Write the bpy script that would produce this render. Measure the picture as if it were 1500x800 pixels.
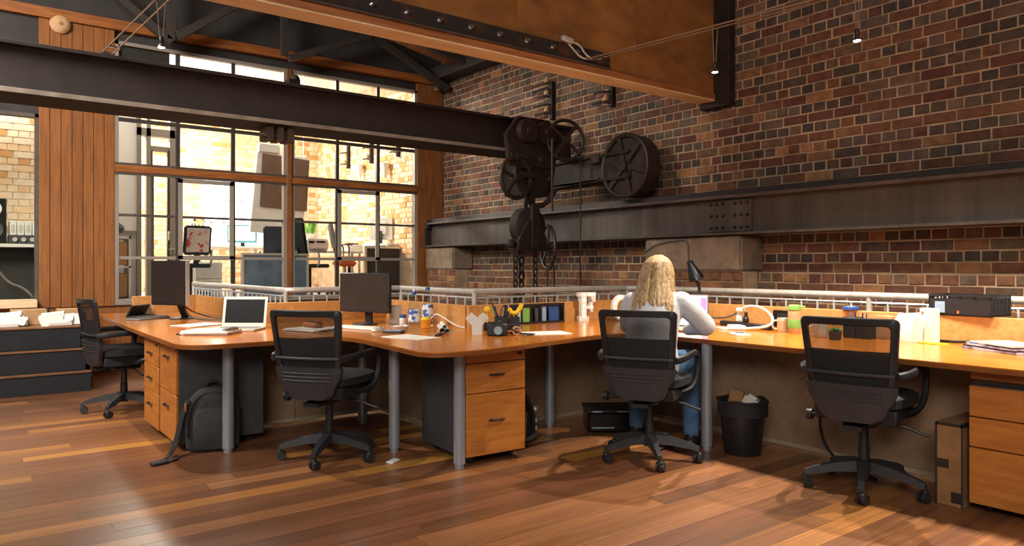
import bpy, bmesh, math, random
from mathutils import Vector, Matrix, Euler

for o in list(bpy.data.objects):
    bpy.data.objects.remove(o, do_unlink=True)
SC = bpy.context.scene
COL = SC.collection
PI = math.pi
R = math.radians
rng = random.Random(11)

# ------------------------------------------------------------------ camera
cam_d = bpy.data.cameras.new('camera')
cam = bpy.data.objects.new('view_camera', cam_d)
COL.objects.link(cam)
cam.location = (0, 0, 1.215)
cam.rotation_euler = (R(90), 0, R(-37.25))
cam_d.sensor_width = 36
cam_d.lens = 25.56
cam_d.shift_y = -10 / 1500
cam_d.clip_start = 0.05
SC.camera = cam

# ------------------------------------------------------------------ world, lights, exposure
W = bpy.data.worlds.new('world')
SC.world = W
W.use_nodes = True
W.node_tree.nodes['Background'].inputs[0].default_value = (1.0, 0.90, 0.80, 1)
W.node_tree.nodes['Background'].inputs[1].default_value = 0.10

SC.view_settings.view_transform = 'Standard'
SC.view_settings.look = 'None'
SC.view_settings.gamma = 1
SC.view_settings.use_curve_mapping = False
SC.view_settings.exposure = 0.28


def area(name, loc, rot, size, sizey, power, color):
    d = bpy.data.lights.new(name, 'AREA')
    d.shape = 'RECTANGLE'
    d.size = size
    d.size_y = sizey
    d.energy = power
    d.color = color
    o = bpy.data.objects.new(name, d)
    COL.objects.link(o)
    o.location = loc
    o.rotation_euler = rot
    return o


# the bright office behind the glass: daylight from its rooflight and far window
area('office_rooflight', (3.6, 12.0, 4.35), (0, 0, 0), 4.2, 3.6, 85, (0.97, 0.98, 1.0))
area('office_skylight', (2.2, 13.4, 4.30), (R(-48), 0, R(28)), 1.3, 1.0, 650, (1.0, 0.93, 0.84))
area('side_room_light', (0.2, 11.3, 3.5), (0, 0, 0), 1.5, 1.6, 120, (1.0, 0.95, 0.88))
# unseen fill light added behind the photographer's left shoulder
area('hall_fill', (-2.2, -1.5, 3.5), (R(84), 0, R(-48)), 2.6, 1.6, 190, (1.0, 0.92, 0.82))

# unseen fill light added over the bay's left end, before the windows
d_ = (Vector((1.7, 8.6, 1.3)) - Vector((-2.4, 5.6, 4.7))).normalized()
area('bay_fill', (-2.4, 5.6, 4.7), d_.to_track_quat('-Z', 'Y').to_euler(), 2.6, 2.0, 205, (1.0, 0.93, 0.84)).data.spread = R(105)

LAMP_COLOR = (1.0, 0.88, 0.72)
LAMP_POWER = 228


# ------------------------------------------------------------------ materials
def lin(c):
    if isinstance(c, str):
        c = tuple(int(c[i:i + 2], 16) / 255 for i in (0, 2, 4))
    return tuple((v / 12.92 if v <= 0.04045 else ((v + 0.055) / 1.055) ** 2.4) for v in c) + (1,)


def mat(name, col, rough=0.5, metal=0.0, col2=None, scale=8.0, stretch=(1, 1, 1), bump=0.0, bscale=None,
        rand=0.0, emit=0.0, coat=0.0, trans=0.0, ramp=(0.35, 0.65), spec=0.5, detail=4, rvar=0.0, sheen=0.0):
    m = bpy.data.materials.new(name)
    m.use_nodes = True
    nt = m.node_tree
    N = nt.nodes
    L = nt.links.new
    p = N['Principled BSDF']
    p.inputs['Base Color'].default_value = lin(col)
    p.inputs['Roughness'].default_value = rough
    p.inputs['Metallic'].default_value = metal
    p.inputs['Specular IOR Level'].default_value = spec
    p.inputs['Coat Weight'].default_value = coat
    p.inputs['Coat Roughness'].default_value = 0.12
    p.inputs['Transmission Weight'].default_value = trans
    if sheen:
        p.inputs['Sheen Weight'].default_value = sheen
    tc = N.new('ShaderNodeTexCoord')
    oi = N.new('ShaderNodeObjectInfo')
    wv = N.new('ShaderNodeMath')
    wv.operation = 'MULTIPLY'
    wv.inputs[1].default_value = 37.0
    L(oi.outputs['Random'], wv.inputs[0])
    mp = N.new('ShaderNodeMapping')
    mp.inputs['Scale'].default_value = stretch
    L(tc.outputs['Object'], mp.inputs['Vector'])

    def noise(sc, dt):
        n = N.new('ShaderNodeTexNoise')
        n.noise_dimensions = '4D'
        n.inputs['Scale'].default_value = sc
        n.inputs['Detail'].default_value = dt
        n.inputs['Roughness'].default_value = 0.6
        L(mp.outputs[0], n.inputs['Vector'])
        L(wv.outputs[0], n.inputs['W'])
        return n
    out = None
    n = None
    if col2 is not None or rvar:
        n = noise(scale, detail)
    if col2 is not None:
        r = N.new('ShaderNodeValToRGB')
        r.color_ramp.elements[0].position = ramp[0]
        r.color_ramp.elements[1].position = ramp[1]
        r.color_ramp.elements[0].color = lin(col)
        r.color_ramp.elements[1].color = lin(col2)
        L(n.outputs['Fac'], r.inputs[0])
        out = r.outputs[0]
    if rand:
        h = N.new('ShaderNodeHueSaturation')
        if out:
            L(out, h.inputs['Color'])
        else:
            h.inputs['Color'].default_value = lin(col)
        mr = N.new('ShaderNodeMapRange')
        mr.inputs['To Min'].default_value = 1 - rand
        mr.inputs['To Max'].default_value = 1 + rand
        L(oi.outputs['Random'], mr.inputs['Value'])
        L(mr.outputs[0], h.inputs['Value'])
        out = h.outputs[0]
    if out:
        L(out, p.inputs['Base Color'])
    if rvar:
        mr = N.new('ShaderNodeMapRange')
        mr.inputs['To Min'].default_value = max(0.02, rough - rvar)
        mr.inputs['To Max'].default_value = rough + rvar
        L(n.outputs['Fac'], mr.inputs['Value'])
        L(mr.outputs[0], p.inputs['Roughness'])
    if bump:
        nb = noise(bscale or scale * 3, 3)
        b = N.new('ShaderNodeBump')
        b.inputs['Strength'].default_value = bump
        b.inputs['Distance'].default_value = 0.01
        L(nb.outputs['Fac'], b.inputs['Height'])
        L(b.outputs[0], p.inputs['Normal'])
    if emit:
        p.inputs['Emission Color'].default_value = lin(col)
        p.inputs['Emission Strength'].default_value = emit
    return m


def glassy(name, tint, clear, rough=0.02, blend=0.12):
    """see-through sheet: mostly transparent with a fresnel reflection"""
    m = bpy.data.materials.new(name)
    m.use_nodes = True
    nt = m.node_tree
    nt.nodes.clear()
    o = nt.nodes.new('ShaderNodeOutputMaterial')
    t = nt.nodes.new('ShaderNodeBsdfTransparent')
    t.inputs[0].default_value = lin(tint)
    g = nt.nodes.new('ShaderNodeBsdfGlossy')
    g.inputs['Roughness'].default_value = rough
    g.inputs['Color'].default_value = (1, 1, 1, 1)
    fr = nt.nodes.new('ShaderNodeLayerWeight')
    fr.inputs[0].default_value = blend
    mu = nt.nodes.new('ShaderNodeMath')
    mu.operation = 'MULTIPLY'
    mu.inputs[1].default_value = 1 - clear
    mx = nt.nodes.new('ShaderNodeMixShader')
    nt.links.new(fr.outputs[0], mu.inputs[0])
    nt.links.new(mu.outputs[0], mx.inputs[0])
    nt.links.new(t.outputs[0], mx.inputs[1])
    nt.links.new(g.outputs[0], mx.inputs[2])
    nt.links.new(mx.outputs[0], o.inputs[0])
    return m


def netting(name, col, open_):
    """woven mesh: fine threads, partly open"""
    m = bpy.data.materials.new(name)
    m.use_nodes = True
    nt = m.node_tree
    p = nt.nodes['Principled BSDF']
    p.inputs['Base Color'].default_value = lin(col)
    p.inputs['Roughness'].default_value = 0.8
    o = nt.nodes['Material Output']
    t = nt.nodes.new('ShaderNodeBsdfTransparent')
    mx = nt.nodes.new('ShaderNodeMixShader')
    mx.inputs[0].default_value = open_
    nt.links.new(p.outputs[0], mx.inputs[1])
    nt.links.new(t.outputs[0], mx.inputs[2])
    nt.links.new(mx.outputs[0], o.inputs[0])
    return m


MT = {}
MT['mortar'] = mat('mortar', 'bfa284', 0.95, col2='94795e', scale=5, bump=0.5, bscale=60)
BR = [('6e4836', '533427'), ('7a4e38', '5c3a2a'), ('57463d', '40342e'), ('645147', '4b3e36'), ('8a6042', '6b4932'),
      ('a4734c', '7e5738'), ('4b403a', '362e2b'), ('705845', '554335'), ('643d31', '4d2e26')]
MT_BR = [mat('brick_%d' % i, a, 0.9, col2=b, scale=14, bump=0.5, bscale=70, rand=0.18) for i, (a, b) in enumerate(BR)]
MT['pale_mortar'] = mat('pale_mortar', 'e0cfb8', 0.95)
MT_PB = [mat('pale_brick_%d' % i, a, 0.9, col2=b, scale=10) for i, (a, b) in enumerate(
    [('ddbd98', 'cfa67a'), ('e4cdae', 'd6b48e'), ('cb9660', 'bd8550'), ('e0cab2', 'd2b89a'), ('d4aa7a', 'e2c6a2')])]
FB = [('8a5a38', '684228'), ('966239', '744a2b'), ('7a4e32', '5c3a24'), ('b07640', '8e5c30'), ('87553a', '66402b'),
      ('9e6a42', '7c4f32'), ('c08840', '9c6a30')]
MT_FB = [mat('floor_timber_%d' % i, a, 0.35, col2=b, scale=5, stretch=(0.3, 12, 1), bump=0.012, bscale=14, rand=0.08,
             rvar=0.06, spec=0.8) for i, (a, b) in enumerate(FB)]
MT['dark_sub'] = mat('dark_sub', '1a120d', 0.9)
MT['clad'] = mat('clad', '8e5828', 0.5, col2='744620', scale=4, stretch=(9, 9, 0.7), rand=0.10, bump=0.05, bscale=12)
MT['timber'] = mat('timber', 'a4622e', 0.5, col2='7e4820', scale=4, stretch=(0.8, 8, 8), bump=0.06, bscale=12)
MT['timber_v'] = mat('timber_v', '945a2c', 0.5, col2='744520', scale=4, stretch=(8, 8, 0.8), bump=0.06, bscale=12)
MT['ply'] = mat('ply', 'a87038', 0.6, col2='7c5029', scale=3.2, stretch=(0.7, 1, 1.4), bump=0.06, bscale=20, detail=6, rand=0.05)
MT['lvl'] = mat('lvl', 'b9794a', 0.55, col2='93582f', scale=4, stretch=(0.6, 10, 10))
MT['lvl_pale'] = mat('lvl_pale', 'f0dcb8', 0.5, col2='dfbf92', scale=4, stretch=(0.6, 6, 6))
MT['rust'] = mat('rust', '2b2422', 0.7, col2='5e3318', scale=7, ramp=(0.52, 0.72), bump=0.2, bscale=40)
MT['steel_dark'] = mat('steel_dark', '372e2b', 0.55, 0.0, col2='2b2423', scale=6, bump=0.15, bscale=50, rvar=0.1)
MT['steel_flange'] = mat('steel_flange', '5f534b', 0.42, 0.1, col2='4a3f39', scale=7, bump=0.1, bscale=40)
MT['steel_grey'] = mat('steel_grey', '51473f', 0.65, 0.0, col2='3b332e', scale=2.2, stretch=(1, 3.5, 0.35), bump=0.1, bscale=30, rvar=0.1)
MT['steel_black'] = mat('steel_black', '1f1a18', 0.72, 0.0, col2='33261e', scale=9, bump=0.15, bscale=40, spec=0.3)
MT['wheel_iron'] = mat('wheel_iron', '40332b', 0.5, 0.3, col2='2a221e', scale=12)
MT['truss'] = mat('truss', '38332f', 0.6)
MT['roof'] = mat('roof', '1d1a1a', 0.85, col2='151313', scale=3)
MT['dark_panel'] = mat('dark_panel', '2b2826', 0.7, col2='3a3532', scale=4)
MT['roof_board'] = mat('roof_board', 'a8662f', 0.6, col2='7a4520', scale=4, stretch=(8, 0.7, 8), rand=0.12)
MT['stone'] = mat('stone', '8f7a66', 0.9, col2='6e5c4c', scale=6, bump=0.5, bscale=40, detail=6)
MT['window_frame'] = mat('window_frame', '5a5049', 0.5, col2='463d38', scale=8)
MT['muntin'] = mat('muntin', '3a3431', 0.5)
MT['pale_frame'] = mat('pale_frame', '8e8378', 0.5)
MT['glass'] = glassy('glass', 'f6f7f4', 0.35)
MT['clear_plastic'] = glassy('clear_plastic', 'f4f7f8', 0.45, 0.10, 0.15)
MT['white_wall'] = mat('white_wall', 'efeae2', 0.8)
MT['grey_floor'] = mat('grey_floor', '8d8a86', 0.6)
MT['rail'] = mat('rail', 'd6d0c8', 0.35, 0.35, col2='bfb8b0', scale=10)
MT['baluster'] = mat('baluster', 'cdd0d2', 0.35, 0.4)
MT['desk_top'] = mat('desk_top', 'c97c2a', 0.20, col2='b4641a', scale=3, stretch=(6, 0.8, 1), spec=0.5, rvar=0.05, detail=6)
MT['desk_edge'] = mat('desk_edge', '8f5424', 0.4, col2='774318', scale=5)
MT['screen_board'] = mat('screen_board', 'cf9858', 0.65, col2='bd8346', scale=30, bump=0.05, bscale=200)
MT['modesty'] = mat('modesty', '997c62', 0.7, col2='876c54', scale=12)
MT['skirt_metal'] = mat('skirt_metal', 'b9a994', 0.4, 0.3)
MT['leg_metal'] = mat('leg_metal', '9aa0a8', 0.32, 0.35)
MT['ped_wood'] = mat('ped_wood', 'c07a34', 0.42, col2='a8642a', scale=4, stretch=(1, 1, 9), bump=0.03, bscale=20)
MT['ped_grey'] = mat('ped_grey', '46464a', 0.6, col2='3c3c40', scale=20)
MT['black_plastic'] = mat('black_plastic', '1c1c1f', 0.45, rvar=0.05, col2='232326', scale=30)
MT['dark_plastic'] = mat('dark_plastic', '343438', 0.5, col2='2c2c30', scale=20)
MT['seat_fabric'] = mat('seat_fabric', '18181a', 0.9, col2='202023', scale=60, bump=0.1, bscale=300)
MT['net'] = netting('net', '1a1716', 0.50)
MT['net_dark'] = netting('net_dark', '151517', 0.07)
MT['chrome'] = mat('chrome', 'c9cbd0', 0.2, 0.95)
MT['caster'] = mat('caster', '26262a', 0.35)
MT['white'] = mat('white', 'e2dfd8', 0.6)
MT['paper'] = mat('paper', 'f0ece4', 0.75, col2='e6e0d6', scale=12)
MT['alu'] = mat('alu', 'd8d2c8', 0.35, 0.4)
MT['screen_off'] = mat('screen_off', '121114', 0.30)
MT['screen_brown'] = mat('screen_brown', '2c2320', 0.35, col2='352a26', scale=2)
MT['screen_lit'] = mat('screen_lit', 'eef4fb', 0.3, emit=0.75)
MT['screen_pink'] = mat('screen_pink', 'c468dc', 0.3, emit=0.6)
MT['screen_bar'] = mat('screen_bar', 'bfe0ea', 0.3, emit=0.6)
MT['lips'] = mat('lips', 'b56a62', 0.45)
MT['brow'] = mat('brow', '8a6a45', 0.7)
MT['lit_edge'] = mat('lit_edge', 'a4978b', 0.4, 0.2, col2='857a70', scale=8)  # pale colour stands in for light on the crane beam's lower edge
MT['slate'] = mat('slate', '6f7f92', 0.35, col2='566679', scale=6)
MT['keys'] = mat('keys', '9b9a99', 0.5, col2='7e7d7d', scale=60)
MT['navy'] = mat('navy', '24272d', 0.7, col2='1c1f25', scale=14, bump=0.1, bscale=80)
MT['nosing'] = mat('nosing', '9a6a45', 0.5, col2='7c5232', scale=6)
MT['card_tan'] = mat('card_tan', 'c9a27a', 0.8, col2='b98f66', scale=8)
MT['carton'] = mat('carton', '9a7048', 0.85, col2='86603c', scale=10)
MT['tape'] = mat('tape', '2b2725', 0.4)
MT['bag_grey'] = mat('bag_grey', '3d3c3e', 0.9, col2='302f32', scale=30, bump=0.15, bscale=150)
MT['bag_black'] = mat('bag_black', '19181a', 0.7, col2='242325', scale=20)
MT['strap'] = mat('strap', '1d1c1e', 0.85)
MT['orange'] = mat('orange', 'e8951c', 0.5)
MT['tan_orange'] = mat('tan_orange', 'b06a35', 0.6)
MT['yellow'] = mat('yellow', 'f0c21e', 0.5)
MT['pink'] = mat('pink', 'e68fa6', 0.5)
MT['green'] = mat('green', '7bb356', 0.6)
MT['green_dark'] = mat('green_dark', '3f7d33', 0.7, col2='5a9a44', scale=20)
MT['blue'] = mat('blue', '2f4f8f', 0.5)
MT['pale_blue'] = mat('pale_blue', '8fa9c2', 0.5)
MT['label_blue'] = mat('label_blue', '3a5fa8', 0.5, col2='e9edf2', scale=26, ramp=(0.45, 0.52))
MT['teal'] = mat('teal', '4a7f8a', 0.4)
MT['red_print'] = mat('red_print', 'e9d5cc', 0.8, col2='d2454f', scale=11, ramp=(0.52, 0.56))
MT['dark_cloth'] = mat('dark_cloth', '3a3f46', 0.85)
MT['grey_cloth'] = mat('grey_cloth', '8b8a8a', 0.85)
MT['red_orange'] = mat('red_orange', 'd86a38', 0.7)
MT['kraft'] = mat('kraft', 'b98d63', 0.85)
MT['brown_board'] = mat('brown_board', '7a6150', 0.8, col2='6a5344', scale=8)
MT['bulb'] = mat('bulb', 'ffe2b0', 0.4, emit=3.5)
MT['lamp_glow'] = mat('lamp_glow', 'ffe9cc', 0.4, emit=45)
MT['window_glow'] = mat('window_glow', 'f3f8ff', 0.5, emit=2.0)
MT['skin'] = mat('skin', 'd9a585', 0.5)
MT['hair'] = mat('hair', 'c9a878', 0.45, col2='6e5236', scale=9, stretch=(11, 11, 0.35), bump=0.6, bscale=16, ramp=(0.36, 0.66))
MT['shirt'] = mat('shirt', 'c9cad0', 0.85, col2='b6b8c0', scale=6, bump=0.9, bscale=9)
MT['jeans'] = mat('jeans', '4f76a0', 0.9, col2='3d6088', scale=18, bump=0.1, bscale=120)
MT['shoe'] = mat('shoe', '1a191b', 0.5)
MT['cable_grey'] = mat('cable_grey', '5e5650', 0.5)
MT['cable_wire'] = mat('cable_wire', 'a58c76', 0.4, 0.5)
MT['purple_print'] = mat('purple_print', '6b6480', 0.5, col2='c9c3d2', scale=14, ramp=(0.4, 0.6))
MT['blue_print'] = mat('blue_print', '3a5a96', 0.4, col2='dfe2ea', scale=9, ramp=(0.48, 0.55))
MT['peach_print'] = mat('peach_print', 'd9b79c', 0.4, col2='eee3d6', scale=9)


# ------------------------------------------------------------------ mesh builder
class MB:
    def __init__(s):
        s.v = []
        s.f = []
        s.mi = []
        s.cur = 0

    def add(s, vs, fs):
        b = len(s.v)
        s.v += [tuple(v) for v in vs]
        s.f += [tuple(b + i for i in f) for f in fs]
        s.mi += [s.cur] * len(fs)
        return s

    def box(s, x0, x1, y0, y1, z0, z1, bev=0.0, M=None):
        if bev:
            bm = bmesh.new()
            bmesh.ops.create_cube(bm, size=1)
            for v in bm.verts:
                v.co = Vector(((x0 + x1) / 2 + v.co.x * (x1 - x0), (y0 + y1) / 2 + v.co.y * (y1 - y0), (z0 + z1) / 2 + v.co.z * (z1 - z0)))
            bmesh.ops.bevel(bm, geom=bm.edges[:], offset=bev, segments=2 if bev > 0.012 else 1, affect='EDGES')
            vs = [v.co.copy() for v in bm.verts]
            bm.verts.index_update()
            fs = [[v.index for v in f.verts] for f in bm.faces]
            bm.free()
        else:
            vs = [Vector(p) for p in ((x0, y0, z0), (x1, y0, z0), (x1, y1, z0), (x0, y1, z0), (x0, y0, z1), (x1, y0, z1), (x1, y1, z1), (x0, y1, z1))]
            fs = [(0, 3, 2, 1), (4, 5, 6, 7), (0, 1, 5, 4), (1, 2, 6, 5), (2, 3, 7, 6), (3, 0, 4, 7)]
        if M is not None:
            vs = [M @ v for v in vs]
        return s.add(vs, fs)

    def cbox(s, c, d, rot=(0, 0, 0), bev=0.0):
        M = Matrix.Translation(c) @ Euler(rot).to_matrix().to_4x4()
        return s.box(-d[0] / 2, d[0] / 2, -d[1] / 2, d[1] / 2, -d[2] / 2, d[2] / 2, bev, M)

    def bar(s, p, q, w, h, bev=0.0, up=(0, 0, 1)):
        """box from p to q, w wide and h tall"""
        p = Vector(p)
        q = Vector(q)
        x = (q - p)
        ln = x.length
        x.normalize()
        u = Vector(up)
        if abs(x.dot(u)) > 0.98:
            u = Vector((1, 0, 0))
        y = u.cross(x).normalized()
        z = x.cross(y)
        M = Matrix((x, y, z)).transposed().to_4x4()
        M.translation = (p + q) / 2
        return s.box(-ln / 2, ln / 2, -w / 2, w / 2, -h / 2, h / 2, bev, M)

    def cyl(s, p, q, r0, r1=None, n=14, cap=True):
        r1 = r0 if r1 is None else r1
        p = Vector(p)
        q = Vector(q)
        d = (q - p).normalized()
        a = d.orthogonal().normalized()
        b = d.cross(a)
        vs = []
        for c, r in ((p, r0), (q, r1)):
            for i in range(n):
                t = 2 * PI * i / n
                vs.append(c + a * (r * math.cos(t)) + b * (r * math.sin(t)))
        fs = [(i, (i + 1) % n, n + (i + 1) % n, n + i) for i in range(n)]
        if cap:
            fs += [tuple(range(n - 1, -1, -1)), tuple(range(n, 2 * n))]
        return s.add(vs, fs)

    def tube(s, pts, r, n=8, closed=False, smooth=0, flat=1.0):
        P = [Vector(p) for p in pts]
        for _ in range(smooth):
            Q = [] if closed else [P[0]]
            for i in range(len(P) - (0 if closed else 1)):
                a, b = P[i], P[(i + 1) % len(P)]
                Q += [a * 0.75 + b * 0.25, a * 0.25 + b * 0.75]
            if not closed:
                Q.append(P[-1])
            P = Q
        m = len(P)
        rad = r if isinstance(r, (list, tuple)) else None
        vs = []
        prev = None
        for i in range(m):
            if closed:
                d = P[(i + 1) % m] - P[i - 1]
            else:
                d = P[min(i + 1, m - 1)] - P[max(i - 1, 0)]
            d.normalize()
            if prev is None:
                a = d.orthogonal().normalized()
                if abs(d.z) < 0.9:
                    a = Vector((0, 0, 1)).cross(d).normalized()
            else:
                a = (prev - d * prev.dot(d))
                a = a.normalized() if a.length > 1e-6 else d.orthogonal().normalized()
            prev = a
            b = d.cross(a)
            rr = rad[min(int(i * len(rad) / m), len(rad) - 1)] if rad else r
            for k in range(n):
                t = 2 * PI * k / n
                vs.append(P[i] + a * (rr * math.cos(t)) + b * (rr * flat * math.sin(t)))
        fs = []
        for i in range(m if closed else m - 1):
            j = (i + 1) % m
            for k in range(n):
                l = (k + 1) % n
                fs.append((i * n + k, i * n + l, j * n + l, j * n + k))
        if not closed:
            fs += [tuple(range(n - 1, -1, -1)), tuple(range((m - 1) * n, m * n))]
        return s.add(vs, fs)

    def lathe(s, prof, c=(0, 0, 0), n=20, M=None, capb=True, capt=True):
        vs = []
        for r, z in prof:
            for i in range(n):
                t = 2 * PI * i / n
                vs.append(Vector((r * math.cos(t), r * math.sin(t), z)))
        fs = []
        for j in range(len(prof) - 1):
            for i in range(n):
                k = (i + 1) % n
                fs.append((j * n + i, j * n + k, (j + 1) * n + k, (j + 1) * n + i))
        if capb:
            fs.append(tuple(range(n - 1, -1, -1)))
        if capt:
            fs.append(tuple(range((len(prof) - 1) * n, len(prof) * n)))
        if M is not None:
            vs = [M @ v for v in vs]
        vs = [v + Vector(c) for v in vs]
        return s.add(vs, fs)

    def prism(s, poly, z0, z1, M=None):
        n = len(poly)
        vs = [Vector((x, y, z0)) for x, y in poly] + [Vector((x, y, z1)) for x, y in poly]
        if M is not None:
            vs = [M @ v for v in vs]
        fs = [tuple(range(n - 1, -1, -1)), tuple(range(n, 2 * n))] + [(i, (i + 1) % n, n + (i + 1) % n, n + i) for i in range(n)]
        return s.add(vs, fs)

    def ball(s, c, r, n=12, m=8):
        rr = r if isinstance(r, (tuple, list)) else (r, r, r)
        vs = [Vector(c) + Vector((0, 0, -rr[2]))]
        for j in range(1, m):
            p = -PI / 2 + PI * j / m
            for i in range(n):
                t = 2 * PI * i / n
                vs.append(Vector(c) + Vector((rr[0] * math.cos(p) * math.cos(t), rr[1] * math.cos(p) * math.sin(t), rr[2] * math.sin(p))))
        vs.append(Vector(c) + Vector((0, 0, rr[2])))
        fs = [(0, 1 + (i + 1) % n, 1 + i) for i in range(n)]
        for j in range(m - 2):
            for i in range(n):
                k = (i + 1) % n
                fs.append((1 + j * n + i, 1 + j * n + k, 1 + (j + 1) * n + k, 1 + (j + 1) * n + i))
        l = len(vs) - 1
        fs += [(l, 1 + (m - 2) * n + i, 1 + (m - 2) * n + (i + 1) % n) for i in range(n)]
        return s.add(vs, fs)

    def mesh(s, name, mats, smooth=True):
        me = bpy.data.meshes.new(name)
        me.from_pydata(s.v, [], s.f)
        for m in (mats if isinstance(mats, (list, tuple)) else [mats]):
            me.materials.append(MT[m] if isinstance(m, str) else m)
        if any(s.mi):
            me.polygons.foreach_set('material_index', s.mi)
        if smooth:
            me.shade_smooth()
            me.set_sharp_from_angle(angle=R(38))
        me.update()
        return me


def put(name, me, parent=None, loc=None, rot=None):
    o = bpy.data.objects.new(name, me)
    COL.objects.link(o)
    if parent is not None:
        o.parent = parent
    if loc:
        o.location = loc
    if rot:
        o.rotation_euler = rot
    return o


def obj(name, mb, m, parent=None, loc=None, rot=None, label=None):
    o = put(name, mb.mesh(name, m), parent, loc, rot)
    if label:
        o['label'] = label
    return o


def tag(o, label, cat, group=None):
    o['label'] = label
    o['category'] = cat
    if group:
        o['group'] = group
    return o


def thing(name, label, cat, loc=(0, 0, 0), rz=0.0, group=None):
    o = bpy.data.objects.new(name, None)
    o.empty_display_size = 0.1
    COL.objects.link(o)
    o.location = loc
    o.rotation_euler = (0, 0, rz)
    return tag(o, label, cat, group)


def struct(name, mb, m):
    o = obj(name, mb, m)
    o['kind'] = 'structure'
    return o


def dup(root, loc, rz, label, group=None):
    def cp(o, par):
        c = o.copy()
        COL.objects.link(c)
        c.parent = par
        for ch in list(o.children):
            cp(ch, c)
        return c
    r = cp(root, None)
    r.location = loc
    r.rotation_euler = (0, 0, rz)
    r['label'] = label
    if group:
        r['group'] = group
    return r


# ================================================================== SETTING
# ---- floor of hardwood boards (boards run towards the brick wall)
fb = MB()
fb.box(-3.0, 5.38, -3.0, 5.13, -0.30, -0.02)
fb.box(-3.0, 3.53, 5.13, 6.43, -0.30, -0.02)
fb.box(-3.0, 2.38, 6.43, 9.55, -0.30, -0.02)
floor = struct('floor', fb, MT_FB[0])
BW = 0.128


def board_mesh(l, m):
    b = MB()
    h = BW / 2 - 0.0008
    e = 0.0012
    vs = []
    for (a, z) in ((0, -0.02), (0, -0.0003), (e, 0)):
        vs += [(-l / 2 + a, -h + a, z), (l / 2 - a, -h + a, z), (l / 2 - a, h - a, z), (-l / 2 + a, h - a, z)]
    fs = [(8, 9, 10, 11)]
    for k in (0, 4):
        fs += [(k + i, k + (i + 1) % 4, k + 4 + (i + 1) % 4, k + 4 + i) for i in range(4)]
    b.add(vs, fs)
    return b.mesh('floorboard', m, smooth=False)


fr = random.Random(5)
row = 0
y = 0.30
while y < 9.45:
    xmax = 5.36 if y < 5.1 else (3.5 if y < 6.4 else 2.36)
    xmin = -1.0 if y < 7.5 else -1.4
    x = xmin - fr.uniform(0, 1.5)
    while x < xmax:
        l = fr.choice([1.5, 1.9, 2.4, 2.9, 3.3])
        x1 = min(x + l, xmax)
        if x1 - x > 0.12:
            w = fr.choices(range(7), [5, 5, 4, 1.8, 5, 3, 0.8])[0]
            put('floorboard', board_mesh(x1 - x - 0.0015, MT_FB[w]), floor, ((x + x1) / 2, y + BW / 2, 0))
        x += l
    y += BW
    row += 1

# floor of the storey below the void
lf = MB()
lf.box(2.2, 6.2, 0, 9.6, -3.1, -2.95)
struct('floor_lower', lf, 'dark_sub')

# ---- brick wall on the right, English bond
XB = 5.95
wb = MB()
wb.box(XB + 0.007, XB + 0.34, -1.5, 14.6, -3.0, 5.2)
wb.box(XB - 0.10 + 0.007, XB + 0.05, -1.5, 9.62, -3.0, 1.155)
wall_right = struct('wall_right', wb, 'mortar')


def brick_geo(b, y, z, l, h, x, d=0.03, e=0.005, dx=0.0):
    """one brick on the wall face x (faces -X), centre y,z"""
    hy, hz = l / 2, h / 2
    x -= dx
    vs = []
    for (xx, q) in ((x + d, 0), (x + e, 0), (x, e)):
        vs += [(xx, y + hy - q, z - hz + q), (xx, y - hy + q, z - hz + q), (xx, y - hy + q, z + hz - q), (xx, y + hy - q, z + hz - q)]
    fs = [(8, 9, 10, 11)]
    for k in (0, 4):
        fs += [(k + i, k + (i + 1) % 4, k + 4 + (i + 1) % 4, k + 4 + i) for i in range(4)]
    b.add(vs, fs)


BRM = {}
for kind, l in (('s', 0.226), ('h', 0.107)):
    for i, m in enumerate(MT_BR):
        b = MB()
        brick_geo(b, 0, 0, l, 0.0735, 0)
        BRM[(kind, i)] = b.mesh('brick', m, smooth=False)

wr = random.Random(3)
CH = 0.0862
spots = []


def courses(z0, n, y0, y1, x, par0, top_w):
    for k in range(n):
        z = z0 + (k + 0.5) * CH
        head = (k + par0) % 2 == 0
        st = 0.1195 if head else 0.239
        yy = y0 + (0.06 if head else 0.0) + wr.uniform(-0.012, 0.012)
        while yy < y1:
            # stretchers: warm reds; headers: burnt and dark
            if top_w == 2:
                m = wr.choices(range(9), [3, 4, .3, .6, 4, 2, 0, 2, 1])[0]
            elif head:
                m = wr.choices(range(9), [2, 1, 5, 5, 0.7, 0.35, 4, 3, 1])[0]
            else:
                m = wr.choices(range(9), [5, 4, 1.2, 2, 2.5, 1.0, 0.8, 3, 4])[0]
            spots.append((yy + st / 2, z, 'h' if head else 's', m, x))
            yy += st


zt = 1.872
courses(zt, 26, 0.9, 4.5, XB, 0, 1)          # upper wall, near
courses(zt, 28, 4.5, 9.60, XB, 0, 1)         # upper wall, beyond the bulkhead
courses(1.158, 5, 0.9, 9.60, XB, 1, 1)       # between ledge and rail beam
courses(1.155 - 7 * CH, 7, 0.9, 9.60, XB - 0.10, 0, 2)   # thicker wall below the ledge
spots.sort(key=lambda s: 0.605 * s[4] + 0.796 * s[0] - (2 if s[2] == 's' else 0) * 0.3 + (5 if s[1] < 0.95 else 0))
rest = MB()
for i, (yy, z, kd, m, x) in enumerate(spots):
    dx = wr.uniform(-0.003, 0.004)
    if i < 300:
        o = put('brick', BRM[(kd, m)], wall_right, (x - dx, yy, z + wr.uniform(-0.002, 0.002)), (wr.uniform(-0.006, 0.006), 0, 0))
    else:
        rest.cur = m
        brick_geo(rest, yy, z + wr.uniform(-0.003, 0.003), (0.226 if kd == 's' else 0.107) - wr.uniform(0, 0.005), 0.0735, x, dx=dx)
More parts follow.
